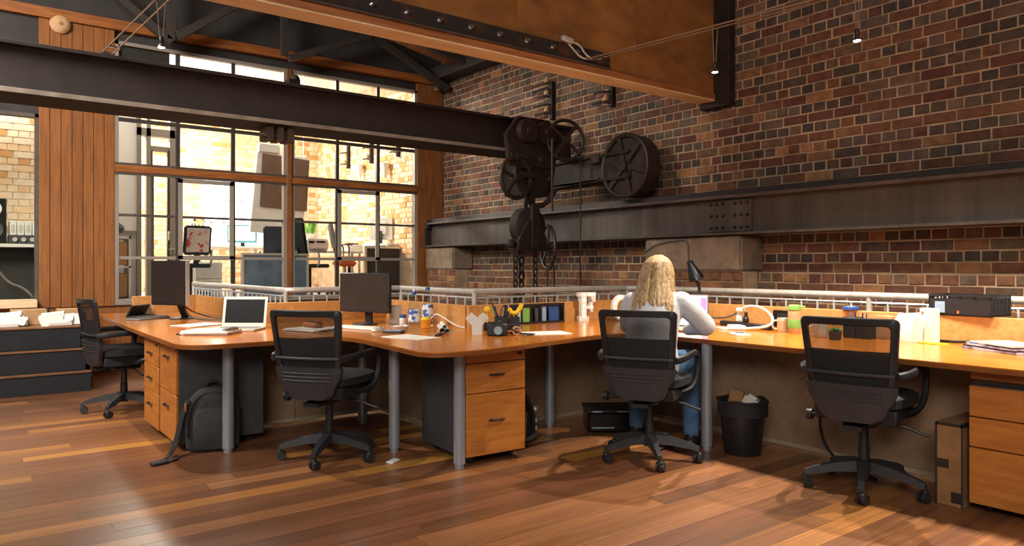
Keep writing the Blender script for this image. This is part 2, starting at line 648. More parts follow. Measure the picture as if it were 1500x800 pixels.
o = put('bricks', rest.mesh('bricks', MT_BR, smooth=False), wall_right)
o['kind'] = 'stuff'
# the same wall in the bright office, its strong light put into paler colours
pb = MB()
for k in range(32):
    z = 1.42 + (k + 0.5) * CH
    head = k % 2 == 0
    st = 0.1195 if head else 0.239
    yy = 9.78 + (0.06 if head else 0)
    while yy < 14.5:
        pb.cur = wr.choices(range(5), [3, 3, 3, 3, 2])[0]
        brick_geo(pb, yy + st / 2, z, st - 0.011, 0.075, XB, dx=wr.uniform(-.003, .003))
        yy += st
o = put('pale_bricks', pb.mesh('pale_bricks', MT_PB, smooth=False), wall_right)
o['kind'] = 'stuff'

# ---- window wall
YW = 9.60
wk = MB()
wk.cur = 0
wk.box(-3, 5.96, YW, YW + 0.15, -3.0, 0.76)
wk.cur = 1
wk.box(-3, 0.70, YW, YW + 0.15, 2.90, 3.975)
wk.box(-3, 5.96, YW + 0.02, YW + 0.15, 4.09, 5.4)
wk.box(0.70, 1.45, YW + 0.03, YW + 0.15, 0.76, 3.975)
wk.box(1.45, 5.49, YW + 0.02, YW + 0.12, 3.86, 3.975)
wk.box(1.49, 2.05, YW + 0.02, YW + 0.12, 3.46, 3.83)
wall_back = struct('wall_back', wk, ['timber_v', 'dark_panel'])
n = 7
bwid = 0.75 / n
for i in range(n):
    b = MB()
    b.box(-bwid / 2 + 0.002, bwid / 2 - 0.002, -0.025, 0.025, 0.0, 3.225, 0.004)
    put('wall_board', b.mesh('wall_board', 'clad', smooth=False), wall_back, (0.70 + (i + 0.5) * bwid, YW, 0.75))
t = MB()
t.box(-3, 5.94, YW - 0.06, YW + 0.1, 3.975, 4.095, 0.006)
struct('trim_1', t, 'timber')
t = MB()
t.box(5.49, 5.94, YW - 0.03, YW + 0.12, 0.55, 3.975, 0.005)
struct('trim_2', t, 'timber_v')

cols = [1.45, 2.14, 2.80, 3.46, 3.58, 4.22, 4.85, 5.49]
rows = [0.80, 1.315, 1.82, 2.325, 2.405, 2.93, 3.44, 3.86]
f = MB()
f.box(1.45, 1.49, YW - 0.02, YW + 0.06, 0.76, 3.86)
f.box(5.45, 5.49, YW - 0.02, YW + 0.06, 0.76, 3.86)
f.box(1.45, 5.49, YW - 0.03, YW + 0.07, 0.76, 0.82)
f.box(1.45, 5.49, YW - 0.02, YW + 0.06, 3.82, 3.86)
win1 = struct('window_1', f, 'pale_frame')
b = MB()
b.box(1.45, 5.49, YW - 0.04, YW + 0.07, 2.325, 2.405, 0.004)
obj('transom', b, 'timber', win1)
b = MB()
b.box(1.45, 5.49, YW - 0.03, YW + 0.0, 2.405, 2.435)
b.box(1.45, 5.49, YW - 0.03, YW + 0.0, 2.295, 2.325)
obj('transom_edge', b, 'window_frame', win1)
b = MB()
b.box(3.49, 3.56, YW - 0.045, YW + 0.08, 0.80, 3.86, 0.004)
obj('mullion', b, 'timber_v', win1)
b = MB()
b.box(3.45, 3.49, YW - 0.025, YW + 0.05, 0.80, 3.86)
b.box(3.56, 3.60, YW - 0.025, YW + 0.05, 0.80, 3.86)
obj('mullion_edge', b, 'pale_frame', win1)
for x in (2.14, 2.80, 4.22, 4.85):
    for (z0, z1) in ((0.82, 2.295), (2.435, 3.82)):
        b = MB()
        b.box(x - 0.024, x + 0.024, YW - 0.015, YW + 0.03, z0, z1)
        obj('muntin', b, 'muntin', win1)
b = MB()
b.box(1.845, 1.87, YW - 0.01, YW + 0.02, 0.82, 2.295)
obj('muntin', b, 'muntin', win1)
for (z, m, w) in ((1.315, 'pale_frame', 0.018), (1.82, 'window_frame', 0.015), (2.945, 'muntin', 0.022), (3.44, 'muntin', 0.02)):
    for (x0, x1) in ((1.49, 3.45), (3.60, 5.45)):
        b = MB()
        b.box(x0, x1, YW - 0.012, YW + 0.025, z - w, z + w)
        obj('muntin', b, m, win1)
# opening sashes with a thicker frame
for (x0, x1) in ((2.14, 2.80), (4.22, 4.85)):
    b = MB()
    for (a0, a1, c0, c1) in ((x0, x0 + 0.05, 1.30, 2.29), (x1 - 0.05, x1, 1.30, 2.29), (x0, x1, 2.24, 2.29), (x0, x1, 1.29, 1.345)):
        b.box(a0, a1, YW - 0.035, YW - 0.012, c0, c1)
    obj('sash', b, 'pale_frame', win1)
for i in range(len(cols) - 1):
    if i == 3:
        continue
    for j in range(len(rows) - 1):
        if j == 3:
            continue
        b = MB()
        b.box(cols[i] + 0.01, cols[i + 1] - 0.01, YW + 0.004, YW + 0.008, rows[j] + 0.005, rows[j + 1] - 0.005)
        obj('pane', b, 'glass', win1)
# second window, at the left edge
f = MB()
f.box(-1.6, 0.70, YW - 0.02, YW + 0.08, 2.86, 2.90)
f.box(0.665, 0.70, YW - 0.02, YW + 0.08, 0.84, 2.90)
f.box(-1.6, -1.56, YW - 0.02, YW + 0.08, 0.84, 2.90)
win2 = struct('window_2', f, 'window_frame')
b = MB()
b.box(-1.6, 0.68, YW - 0.20, YW + 0.1, 0.76, 0.85, 0.008)
obj('window_sill', b, 'lvl_pale', win2)
b = MB()
b.box(-1.56, 0.67, YW + 0.02, YW + 0.024, 0.85, 2.86)
obj('pane', b, 'glass', win2)
sb_ = MB()
sb_.box(-3, -1.6, YW, YW + 0.15, 0.76, 2.90)
struct('wall_back_side', sb_, 'dark_panel')

# ---- roof
rf = MB()
rf.prism([(-3.0, 5.6), (2.4, 6.0), (6.3, 4.75), (6.3, 4.9), (2.4, 6.15), (-3.0, 5.75)], -3.0, 9.75, Matrix(((1, 0, 0, 0), (0, 0, 1, 0), (0, 1, 0, 0), (0, 0, 0, 1))))
struct('ceiling', rf, 'roof')

# ---- bright office behind the glass
ZU = 0.75
b = MB()
b.box(-2.5, XB, YW + 0.15, 14.8, ZU - 0.25, ZU)
struct('floor_upper', b, 'grey_floor')
b = MB()
b.box(-2.5, 6.3, YW + 0.15, 14.9, 4.45, 4.6)
struct('ceiling_upper', b, 'white_wall')
b = MB()
b.box(1.3, 6.0, 14.512, 14.8, ZU, 4.5)
wall_far = struct('wall_far', b, 'pale_mortar')
pb = MB()
for k in range(42):
    z = ZU + (k + 0.5) * CH
    head = k % 2 == 0
    st = 0.1195 if head else 0.239
    xx = 1.4 + (0.06 if head else 0)
    while xx < 5.9:
        x0 = xx
        xx += st
        if 3.66 < x0 < 5.08 and 1.6 < z < 2.95:
            continue
        pb.cur = wr.choices(range(5), [3, 4, 1.3, 4, 2])[0]
        pb.box(x0 + 0.006, x0 + st - 0.006, 14.50, 14.515, z - 0.0375, z + 0.0375)
o = put('pale_bricks', pb.mesh('pale_bricks', MT_PB, smooth=False), wall_far)
o['kind'] = 'stuff'
b = MB()
b.box(3.70, 5.05, 14.46, 14.50, 1.62, 2.92)
w3 = struct('window_3', b, 'window_glow')
for x in (4.04, 4.38, 4.72):
    c = MB()
    c.box(x - 0.012, x + 0.012, 14.44, 14.46, 1.62, 2.92)
    obj('muntin', c, 'white', w3)
for z in (2.05, 2.48):
    c = MB()
    c.box(3.70, 5.05, 14.44, 14.46, z - 0.012, z + 0.012)
    obj('muntin', c, 'white', w3)
b = MB()
b.box(1.18, 1.30, YW + 0.15, 14.8, ZU, 4.45)
b.box(1.30, 2.14, 12.2, 12.3, 1.75, 4.45)
b.box(1.30, 2.14, 12.26, 12.36, ZU, 1.75)
struct('wall_inner', b, 'white_wall')
b = MB()
b.box(-2.5, 1.2, 11.012, 11.2, ZU, 4.45)
wall_side = struct('wall_side', b, 'pale_mortar')
pb = MB()
for k in range(30):
    z = 1.45 + (k + 0.5) * CH
    head = k % 2 == 0
    st = 0.1195 if head else 0.239
    xx = -0.9 + (0.06 if head else 0)
    while xx < 1.1:
        pb.cur = wr.choices(range(5), [3, 4, 1.5, 4, 2])[0]
        pb.box(xx + 0.006, xx + st - 0.006, 11.0, 11.015, z - 0.0375, z + 0.0375)
        xx += st
o = put('pale_bricks', pb.mesh('pale_bricks', MT_PB, smooth=False), wall_side)
o['kind'] = 'stuff'
b = MB()
for (x0, x1) in ((2.14, 2.20), (2.27, 2.33), (2.60, 2.72)):
    b.box(x0, x1, 12.17, 12.30, ZU, 3.9)
b.box(2.14, 2.72, 12.17, 12.3, 3.2, 3.32)
b.box(2.33, 2.60, 12.2, 12.28, 2.98, 3.06)
door1 = struct('door_1', b, 'pale_frame')
b = MB()
b.box(2.33, 2.36, 12.19, 12.26, ZU, 3.0)
b.box(2.57, 2.60, 12.19, 12.26, ZU, 3.0)
obj('door_stile', b, 'window_frame', door1)
b = MB()
b.box(2.36, 2.57, 12.22, 12.23, ZU, 2.98)
obj('pane', b, 'glass', door1)
b = MB()
b.tube([(2.58, 12.18, 1.75), (2.58, 12.14, 1.75), (2.58, 12.14, 1.62), (2.58, 12.18, 1.62)], 0.012)
obj('door_handle', b, 'chrome', door1)

# ================================================================== STEEL AND TIMBER STRUCTURE
# crane beam
cb = thing('crane_beam', 'long dark steel crane beam crossing the room in front of the windows', 'beam', (0, 6.25, 2.44))
b = MB()
b.box(-1.6, 5.66, 0.06, 0.30, 0.03, 0.36)
obj('web', b, 'steel_dark', cb)
b = MB()
b.box(-1.6, 5.70, 0.0, 0.34, 0.355, 0.385, 0.004)
obj('top_flange', b, 'steel_dark', cb)
b = MB()
b.box(-1.6, 5.0, -0.05, 0.40, 0.0, 0.035, 0.004)
obj('bottom_flange', b, 'steel_black', cb)
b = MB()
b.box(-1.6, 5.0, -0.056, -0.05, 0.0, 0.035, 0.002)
obj('lit_edge_strip', b, 'lit_edge', cb, label='lower steel edge coloured pale as if lit')
b = MB()
b.cbox((2.37, 0.1, 0.41), (0.10, 0.10, 0.05))
b.ball((2.39, 0.1, 0.44), (0.045, 0.045, 0.05), 10, 6)
obj('junction_box', b, 'steel_black', cb)
b = MB()
for dx in (-0.09, 0.0, 0.09):
    b.cbox((2.25 + dx, 0.16, -0.06), (0.06, 0.22, 0.12), bev=0.006)
b.cyl((2.10, 0.16, -0.10), (2.40, 0.16, -0.10), 0.025)
obj('clamp', b, 'steel_flange', cb)

# rail beam on the brick wall
rb = thing('rail_beam', 'long weathered steel I-beam along the brick wall on stone corbels', 'beam', (5.66, 5.5, 1.50))
b = MB()
b.box(0.0, 0.03, -5.4, 3.95, 0.02, 0.345)
obj('web', b, 'steel_grey', rb)
for (z0, z1, nm) in ((0.335, 0.365, 'top_flange'), (0.0, 0.025, 'bottom_flange')):
    b = MB()
    b.box(-0.10, 0.13, -5.4, 3.95, z0, z1, 0.004)
    obj(nm, b, 'steel_flange' if nm == 'top_flange' else 'steel_grey', rb)
b = MB()
b.box(-0.03, 0.05, -5.4, 3.95, 0.365, 0.42, 0.006)
obj('crane_rail', b, 'steel_dark', rb)
b = MB()
b.box(-0.02, 0.0, -1.62, -1.14, 0.035, 0.325)
sp = obj('splice_plate', b, 'steel_grey', rb)
b = MB()
for i in range(7):
    for z in (0.07, 0.18, 0.29):
        if abs(i - 3) > 0:
            b.ball((-0.022, -1.58 + i * 0.066, z), 0.016, 8, 5)
obj('rivets', b, 'steel_black', sp)
b = MB()
b.box(-0.11, -0.05, 3.90, 3.99, 0.27, 0.40, 0.01)
b.box(-0.10, 0.06, 3.95, 3.99, 0.0, 0.37)
obj('end_stop', b, 'steel_black', rb)

# stone corbels that carry it
for (y0, y1, lb) in ((3.96, 5.12, 'wide pale stone corbel under the rail beam behind the blonde woman'),
                     (8.75, 9.52, 'stone corbel under the far end of the rail beam')):
    b = MB()
    b.box(0, 0.345, 0, y1 - y0, 0, 0.325, 0.02)
    b.cur = 1
    o = obj('stone_corbel', b, ['stone'], None, (5.60, y0, 1.165))
    tag(o, lb, 'corbel', 'stone corbels')
    # brick pier below
    p = MB()
    p.box(0.04, 0.25, 0.0, y1 - y0, -0.9, 0.0)
    pm = obj('brick_pier', p, 'mortar', o)
    k = 0
    for z in range(6):
        yy = 0.0
        while yy < y1 - y0 - 0.05:
            l = min(0.239 if z % 2 else 0.1195, y1 - y0 - yy)
            q = MB()
            brick_geo(q, 0, 0, l - 0.01, 0.075, 0)
            put('brick', q.mesh('brick', MT_BR[wr.choice([1, 4, 5, 1, 4])], smooth=False), pm, (0.025, yy + l / 2, -0.045 - z * CH))
            yy += l

# timber bulkhead hanging across the top
bk = thing('timber_bulkhead', 'large plywood-faced timber beam across the top of the room', 'beam', (0, 4.45, 2.835))
for (x0, x1) in ((-0.6, 1.05), (1.05, 2.24), (2.24, 3.43), (3.43, 4.763), (4.763, 5.87)):
    b = MB()
    b.box(x0 + 0.002, x1 - 0.002, 0.0, 0.05, 0.05, 1.9)
    obj('plywood_panel', b, 'ply', bk)
b = MB()
b.box(-0.6, 5.87, 0.05, 0.17, 0.0, 1.9)
obj('core', b, 'lvl', bk)
b = MB()
b.box(-0.6, 5.87, -0.02, 0.05, 0.0, 0.05, 0.003)
obj('bottom_rail', b, 'lvl', bk)
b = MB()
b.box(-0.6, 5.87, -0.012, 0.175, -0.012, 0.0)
obj('soffit_strip', b, 'lvl_pale', bk)  # light on the beam's underside is put into this pale colour
pl = MB()
pl.box(-0.6, 4.41, -0.03, 0.0, 0.055, 0.185, 0.003)
plate = obj('bolted_plate', pl, 'rust', bk)
b = MB()
b.box(-0.6, 4.41, -0.05, 0.0, 0.048, 0.06)
obj('plate_lip', b, 'steel_flange', bk)
for i in range(16):
    x = 0.35 + i * 0.262
    b = MB()
    b.cyl((x, -0.03, 0.125), (x, -0.045, 0.125), 0.022, n=6)
    b.cyl((x, -0.045, 0.125), (x, -0.075, 0.125), 0.010, n=8)
    obj('bolt', b, 'chrome', plate)
b = MB()
b.box(5.85, 5.95, 4.27, 4.62, 2.76, 5.0, 0.005)
o = obj('wall_plate', b, 'steel_black')
tag(o, 'dark upright plate where the timber beam meets the brick wall', 'bracket')

# roof trusses
def truss(name, lb, segs, w=0.07):
    b = MB()
    for p, q in segs:
        b.bar(p, q, w, w)
    o = obj(name, b, 'truss')
    tag(o, lb, 'truss', 'roof trusses')


truss('roof_truss', 'dark steel roof truss with diagonal braces above the far window', [
    ((2.05, 9.3, 3.94), (3.30, 9.3, 4.88)), ((0.90, 9.3, 4.68), (2.0, 9.3, 3.86)), ((3.42, 9.3, 3.92), (4.62, 9.3, 4.46)),
    ((4.40, 9.3, 4.55), (5.85, 9.3, 3.88)), ((3.36, 9.3, 3.95), (3.36, 9.3, 5.2)), ((1.995, 9.3, 3.9), (1.995, 9.3, 5.2)), ((-2.0, 9.3, 4.95), (5.8, 9.3, 4.95))], 0.085)
truss('roof_truss', 'dark steel roof truss nearer the crane beam, with raking braces', [
    ((0.2, 7.2, 4.6), (5.9, 7.2, 4.6)), ((0.6, 7.2, 4.6), (2.0, 7.2, 5.7)), ((3.6, 7.2, 4.6), (2.2, 7.2, 5.8)),
    ((3.6, 7.2, 4.6), (4.9, 7.2, 5.0)), ((5.9, 7.2, 4.65), (2.2, 7.2, 5.85))])
b = MB()
b.box(5.70, 5.95, 4.6, 9.55, 4.02, 4.22, 0.01)
o = obj('eaves_beam', b, 'truss')
tag(o, 'dark eaves beam along the top of the brick wall', 'beam')
rbd = thing('roof_lining', 'strip of bare orange roof boards between dark rafters near the brick wall', 'roof boards', (4.2, 7.3, 4.42))
for i in range(9):
    b = MB()
    b.bar((0.0, 0.06 + i * 0.2, 0.05), (1.5, 0.06 + i * 0.2, -0.24), 0.19, 0.02)
    obj('roof_board', b, 'roof_board', rbd)
for i, yy in enumerate((0.62, 1.30)):
    b = MB()
    b.bar((-0.1, yy, 0.02), (1.55, yy, -0.30), 0.07, 0.12)
    obj('rafter', b, 'truss', rbd)

# pipe-and-bracket relics on the brick wall
def wall_bracket(y, z0, z1, lb, arms):
    t = thing('wall_bracket', lb, 'bracket', (XB, y, z0), 0, 'old iron brackets on the brick wall')
    b = MB()
    b.box(-0.06, 0.0, -0.03, 0.03, 0, z1 - z0, 0.006)
    obj('upright', b, 'steel_black', t)
    for (z, l, r) in arms:
        b = MB()
        b.tube([(-0.03, 0, z), (-0.08, 0.03, z), (-0.10, 0.10, z + 0.01), (-0.10, l, z + 0.01)], r, 8, smooth=1)
        obj('arm', b, 'steel_black', t)
    for z in [a[0] for a in arms][::2]:
        b = MB()
        b.lathe([(0.0, 0), (0.03, 0.005), (0.035, 0.03), (0.02, 0.06), (0.012, 0.075)], (-0.08, 0.05, z + 0.02), 10)
        obj('insulator', b, 'card_tan', t)


wall_bracket(6.95, 3.05, 3.53, 'tall black iron bracket with insulators, left of two under the timber beam', ((0.08, .26, .014), (0.19, .28, .014), (0.29, .2, .014), (0.38, .3, .014), (0.45, .3, .012)))
wall_bracket(5.90, 3.03, 3.27, 'short black iron bracket with insulator, right of two under the timber beam', ((0.05, .25, .014), (0.17, .22, .014)))
wall_bracket(12.95, 3.08, 3.55, 'dark iron bracket on the pale brick wall in the far office, farthest left', ((0.08, .2, .014), (0.3, .2, .014)))
wall_bracket(11.98, 3.07, 3.46, 'dark iron bracket on the pale brick wall in the far office, middle one', ((0.08, .2, .014), (0.28, .2, .014)))
wall_bracket(10.98, 3.07, 3.30, 'dark iron bracket on the pale brick wall in the far office, nearest the post', ((0.08, .15, .014),))


# ---- old travelling hoist at the end of the crane beam
def spoked_wheel(b, c, nrm, r, rt, spokes, hub, ph=0.3, depth=None):
    nrm = Vector(nrm).normalized()
    a = nrm.orthogonal().normalized() if abs(nrm.z) > .9 else Vector((0, 0, 1)).cross(nrm).normalized()
    u = nrm.cross(a)
    c = Vector(c)
    n = 32
    b.tube([c + a * (r * math.cos(2 * PI * i / n)) + u * (r * math.sin(2 * PI * i / n)) for i in range(n)], rt, 8, closed=True)
    for k in range(spokes):
        t = ph + 2 * PI * k / spokes
        d = a * math.cos(t) + u * math.sin(t)
        b.bar(c, c + d * r, rt * 1.3, rt * 1.1, up=nrm)
    b.cyl(c - nrm * hub, c + nrm * hub, hub * 0.9, n=14)


def chain(b, x, y, z0, z1, lk=0.055, r=0.0065):
    z = z0
    i = 0
    while z > z1:
        n = 8
        pts = []
        for k in range(n):
            t = 2 * PI * k / n
            h = lk * 0.38 * math.cos(t)
            dz = lk * 0.62 * math.sin(t)
            pts.append((x + (h if i % 2 else 0), y + (0 if i % 2 else h), z + dz))
        b.tube(pts, r, 5, closed=True)
        z -= lk
        i += 1


ho = thing('chain_hoist', 'old black iron chain hoist with spoked wheels hanging from the crane beam', 'hoist', (4.9, 6.1, 2.0))
b = MB()
b.prism([(-0.32, 0.28), (0.30, 0.28), (0.36, 0.62), (0.22, 0.80), (-0.20, 0.80), (-0.36, 0.60)], -0.06, 0.0, Matrix(((1, 0, 0, 0), (0, 0, 1, 0.02), (0, 1, 0, 0), (0, 0, 0, 1))))
b.prism([(-0.10, -0.02), (0.28, -0.02), (0.34, 0.30), (-0.20, 0.30)], 0.0, 0.34, Matrix(((1, 0, 0, 0), (0, 0, 1, 0.0), (0, 1, 0, 0), (0, 0, 0, 1))))
for (x, z) in ((-0.22, 0.38), (0.1, 0.36), (-0.02, 0.62), (0.22, 0.16)):
    b.cyl((x, -0.08, z), (x, -0.02, z), 0.028, n=8)
obj('trolley', b, 'steel_black', ho)
b = MB()
for (x, z) in ((-0.13, 0.64), (0.12, 0.64)):
    b.cyl((x, -0.07, z), (x, -0.14, z), 0.13, 0.12, 20)
    b.cyl((x, -0.14, z), (x, -0.17, z), 0.045, n=12)
obj('track_wheels', b, 'wheel_iron', ho)
b = MB()
spoked_wheel(b, (0.33, -0.18, 0.58), (-0.25, -1, 0), 0.215, 0.020, 4, 0.05, 0.9)
b.cyl((0.33, -0.18, 0.58), (0.30, 0.05, 0.58), 0.022)
obj('chain_wheel', b, 'wheel_iron', ho)
b = MB()
spoked_wheel(b, (-0.25, -0.05, 0.14), (0.1, -1, 0), 0.21, 0.024, 5, 0.05, 0.3)
b.cyl((-0.25, -0.05, 0.14), (-0.05, 0.12, 0.16), 0.022)
obj('hand_wheel', b, 'wheel_iron', ho)
b = MB()
b.bar((-0.28, -0.02, 0.36), (0.02, -0.02, -0.16), 0.05, 0.03, up=(0, 1, 0))
b.bar((0.0, -0.02, 0.36), (-0.10, -0.02, -0.16), 0.04, 0.03, up=(0, 1, 0))
for i in range(3):
    b.cbox((-0.19 + i * 0.05, -0.02, 0.38 - i * 0.10), (0.24, 0.07, 0.06), bev=0.006)
b.tube([(0.30, -0.04, 0.05), (0.16, -0.06, -0.12), (-0.02, -0.05, -0.14)], 0.03, 8, smooth=1)
obj('hanger_frame', b, 'steel_black', ho)
b = MB()
b.tube([(0, 0, -0.03), (-0.05, 0, -0.08), (0.0, 0, -0.15), (0.05, 0, -0.08)], 0.014, 8, closed=True, smooth=1)
b.cyl((0, 0, -0.10), (0, 0, -0.22), 0.03)
obj('hook', b, 'wheel_iron', ho)
b = MB()
b.cyl((-0.03, -0.03, -0.36), (-0.03, 0.09, -0.36), 0.205, n=30)
b.cyl((-0.03, -0.045, -0.36), (-0.03, -0.03, -0.36), 0.185, 0.205, n=30)
b.cbox((0.0, -0.06, -0.36), (0.115, 0.05, 0.46), bev=0.012)
b.box(-0.23, 0.17, -0.07, 0.12, -0.62, -0.50, 0.012)
b.prism([(-0.23, -0.52), (0.17, -0.52), (0.06, -0.30), (-0.09, -0.30)], 0.0, 0.05, Matrix(((1, 0, 0, 0), (0, 0, 1, -0.075), (0, 1, 0, 0), (0, 0, 0, 1))))
b.ball((-0.27, 0.0, -0.55), 0.05, 10, 6)
b.bar((-0.27, 0, -0.55), (-0.15, 0, -0.56), 0.04, 0.04)
obj('hoist_block', b, 'steel_black', ho)
b = MB()
spoked_wheel(b, (0.215, -0.02, -0.58), (0.93, -0.36, 0), 0.235, 0.018, 5, 0.04, 0.5)
b.cyl((0.215, -0.02, -0.58), (0.05, 0.04, -0.58), 0.02)
obj('hand_wheel', b, 'wheel_iron', ho)
for (x, y_, k, r) in ((-0.215, 0.0, 0.065, 0.010), (-0.12, 0.02, 0.085, 0.014), (0.055, 0.0, 0.07, 0.010)):
    b = MB()
    chain(b, x, y_, -0.64, -2.4, k, r)
    obj('chain', b, 'steel_black', ho)
for (x, y_, z0, z1) in ((0.53, -0.2, 0.57, -2.2), (0.125, -0.2, 0.57, -0.2), (0.20, -0.03, -0.78, -2.2), (0.27, -0.06, -0.78, -2.2)):
    b = MB()
    b.tube([(x, y_, z0), (x, y_, z1)], 0.009 if x != 0.125 else 0.014, 6)
    obj('hand_chain', b, 'wheel_iron', ho)

# end carriage of the crane, riding on the rail beam
ec = thing('end_carriage', 'dark crane end carriage with a big spoked wheel on the wall rail', 'crane carriage', (5.60, 6.3, 1.92))
b = MB()
b.box(-0.12, 0.10, -1.10, 0.36, 0.22, 0.48, 0.01)
b.box(-0.15, 0.12, -1.10, 0.36, 0.46, 0.49)
b.box(-0.15, 0.12, -1.10, 0.36, 0.20, 0.225)
obj('carriage_box', b, 'steel_black', ec)
for (y_, nm) in ((-1.02, 'wheel'),):
    b = MB()
    c = Vector((-0.10, y_, 0.335))
    b.cyl(c + Vector((0.0, 0, 0)), c + Vector((0.16, 0, 0)), 0.325, n=40)
    n = 40
    b.tube([c + Vector((-0.02, 0.315 * math.cos(2 * PI * i / n), 0.315 * math.sin(2 * PI * i / n))) for i in range(n)], 0.024, 8, closed=True)
    for k in range(6):
        t = 2 * PI * k / 6 + 0.25
        b.bar(c + Vector((-0.01, 0, 0)), c + Vector((-0.01, 0.31 * math.cos(t), 0.31 * math.sin(t))), 0.05, 0.05, up=(1, 0, 0))
    b.cyl(c + Vector((-0.07, 0, 0)), c, 0.06, n=14)
    obj('wheel', b, 'wheel_iron', ec)
b = MB()
b.cbox((-0.15, -0.62, 0.45), (0.05, 0.12, 0.10), bev=0.01)
obj('buffer', b, 'rust', ec)
b = MB()
b.bar((-0.14, -0.66, 0.23), (-0.14, 0.2, 0.20), 0.02, 0.03)
obj('brake_rod', b, 'wheel_iron', ec)

# ---- balustrade round the void
bl = thing('balustrade', 'pale metal balustrade with round top rail around the floor void', 'railing', (0, 0, 0))
path = [(2.30, 9.5), (2.30, 6.33), (3.45, 6.33), (3.45, 5.06), (5.29, 5.06), (5.29, 0.1)]
b = MB()
b.tube([(x, y_, 1.0) for x, y_ in path[:1]] + [(2.30, 6.42, 1.0), (2.32, 6.36, 1.0), (2.39, 6.33, 1.0)] + [(x, y_, 1.0) for x, y_ in path[2:]], 0.026, 12)
obj('top_rail', b, 'rail', bl)
for (z, nm) in ((0.948, 'upper_rail'), (0.12, 'lower_rail')):
    b = MB()
    b.tube([(x, y_, z) for x, y_ in path], 0.009, 6)
    obj(nm, b, 'baluster', bl)
q = MB()
q.cyl((0, 0, 0.12), (0, 0, 0.948), 0.0085, n=8)
bal_me = q.mesh('baluster', 'baluster')
q = MB()
q.cyl((0, 0, 0.0), (0, 0, 0.99), 0.021, n=12)
q.cyl((0, 0, 0.0), (0, 0, 0.012), 0.05, n=12)
post_me = q.mesh('post', 'rail')
for i in range(len(path) - 1):
    p = Vector(path[i])
    d = Vector(path[i + 1]) - p
    n = round(d.length / 0.134)
    for k in range(n):
        t = p + d * (k / n)
        if k == 0 or (n > 20 and k == n // 2):
            put('post', post_me, bl, (t.x, t.y, 0))
        else:
            put('baluster', bal_me, bl, (t.x, t.y, 0))

# ================================================================== DESKS
def chaikin(P, n=2):
    P = [Vector((p[0], p[1])) for p in P]
    for _ in range(n):
        Q = [P[0]]
        for a, c in zip(P, P[1:]):
            Q += [a * .75 + c * .25, a * .25 + c * .75]
        Q.append(P[-1])
        P = Q
    return [(p.x, p.y) for p in P]


def desk(lb, front, back, legs):
    ox, oy = front[0]
    t = thing('desk', lb, 'desk', (ox, oy, 0), 0, 'joined office desks')
    F = [(x - ox, y - oy) for x, y in chaikin(front) + back]
    area_ = sum(a[0] * c[1] - c[0] * a[1] for a, c in zip(F, F[1:] + F[:1]))
    if area_ < 0:
        F = F[::-1]
    b = MB()
    n = len(F)
    cx = sum(p[0] for p in F) / n
    b.v = [(x, y, 0.735) for x, y in F] + [(x, y, 0.729) for x, y in F] + [(x, y, 0.705) for x, y in F]
    b.f = [tuple(range(n))] + [(n + i, n + (i + 1) % n, (i + 1) % n, i) for i in range(n)] + \
          [(2 * n + i, 2 * n + (i + 1) % n, n + (i + 1) % n, n + i) for i in range(n)] + [tuple(range(3 * n - 1, 2 * n - 1, -1))]
    b.mi = [0] * (1 + n) + [1] * (n + 1)
    obj('worktop', b, ['desk_top', 'desk_edge'], t)
    for x, y in legs:
        b = MB()
        b.cyl((0, 0, 0.025), (0, 0, 0.705), 0.036, n=20)
        b.cyl((0, 0, 0.0), (0, 0, 0.025), 0.028, n=16)
        obj('leg', b, 'leg_metal', t, (x - ox, y - oy, 0))
    return t


def modesty(t, segs):
    o = t.location
    for (x0, y0, x1, y1) in segs:
        b = MB()
        b.bar((x0 - o.x, y0 - o.y, 0.37), (x1 - o.x, y1 - o.y, 0.37), 0.02, 0.66)
        p = obj('modesty_panel', b, 'modesty', t)
        b = MB()
        b.bar((x0 - o.x, y0 - o.y, 0.03), (x1 - o.x, y1 - o.y, 0.03), 0.03, 0.025)
        obj('bottom_trim', b, 'skirt_metal', p)


d1 = desk('honey wood desk at the far left carrying the open laptop with white frame',
          [(1.12, 8.32), (1.08, 7.2), (1.06, 6.3), (1.06, 5.2), (1.06, 4.66), (1.45, 4.645), (2.058, 4.70)], [(2.058, 6.13), (2.03, 8.32)],
          [(1.40, 4.905)])
modesty(d1, [(1.72, 8.2, 1.72, 5.5), (1.72, 5.5, 2.066, 5.5)])
d2 = desk('middle honey wood desk with the water bottles and white Y ornament, above the drawer unit',
          [(2.062, 4.70), (2.12, 4.5), (2.10, 4.2), (2.07, 3.8), (2.05, 3.44), (2.5, 3.44), (3.1, 3.60), (3.618, 3.69)], [(3.618, 4.77), (3.18, 4.77), (3.18, 6.13), (2.062, 6.13)],
          [(2.27, 4.26), (2.40, 3.68), (2.48, 5.17), (3.56, 4.21)])
modesty(d2, [(2.07, 5.5, 2.8, 5.5), (2.8, 5.5, 2.8, 4.375), (2.8, 4.375, 3.628, 4.375)])
d3 = desk('long honey wood desk along the brick wall where the woman works',
          [(3.622, 3.69), (3.86, 3.62), (3.90, 3.2), (3.90, 2.4), (3.90, 1.6), (3.92, 0.3)], [(4.98, 0.3), (4.98, 4.77), (3.622, 4.77)],
          [(3.94, 3.05), (4.0, 0.5)])
modesty(d3, [(3.63, 4.375, 4.41, 4.375), (4.41, 4.375, 4.41, 0.5)])

SCR = 'low tan desk screens'


def screen(lb, x0, y0, x1, y1):
    b = MB()
    mx, my = (x0 + x1) / 2, (y0 + y1) / 2
    b.bar((x0 - mx, y0 - my, 0.30), (x1 - mx, y1 - my, 0.30), 0.028, 0.60, 0.004)
    o = obj('desk_screen', b, 'screen_board', None, (mx, my, 0.305))
    tag(o, lb, 'desk screen', SCR)


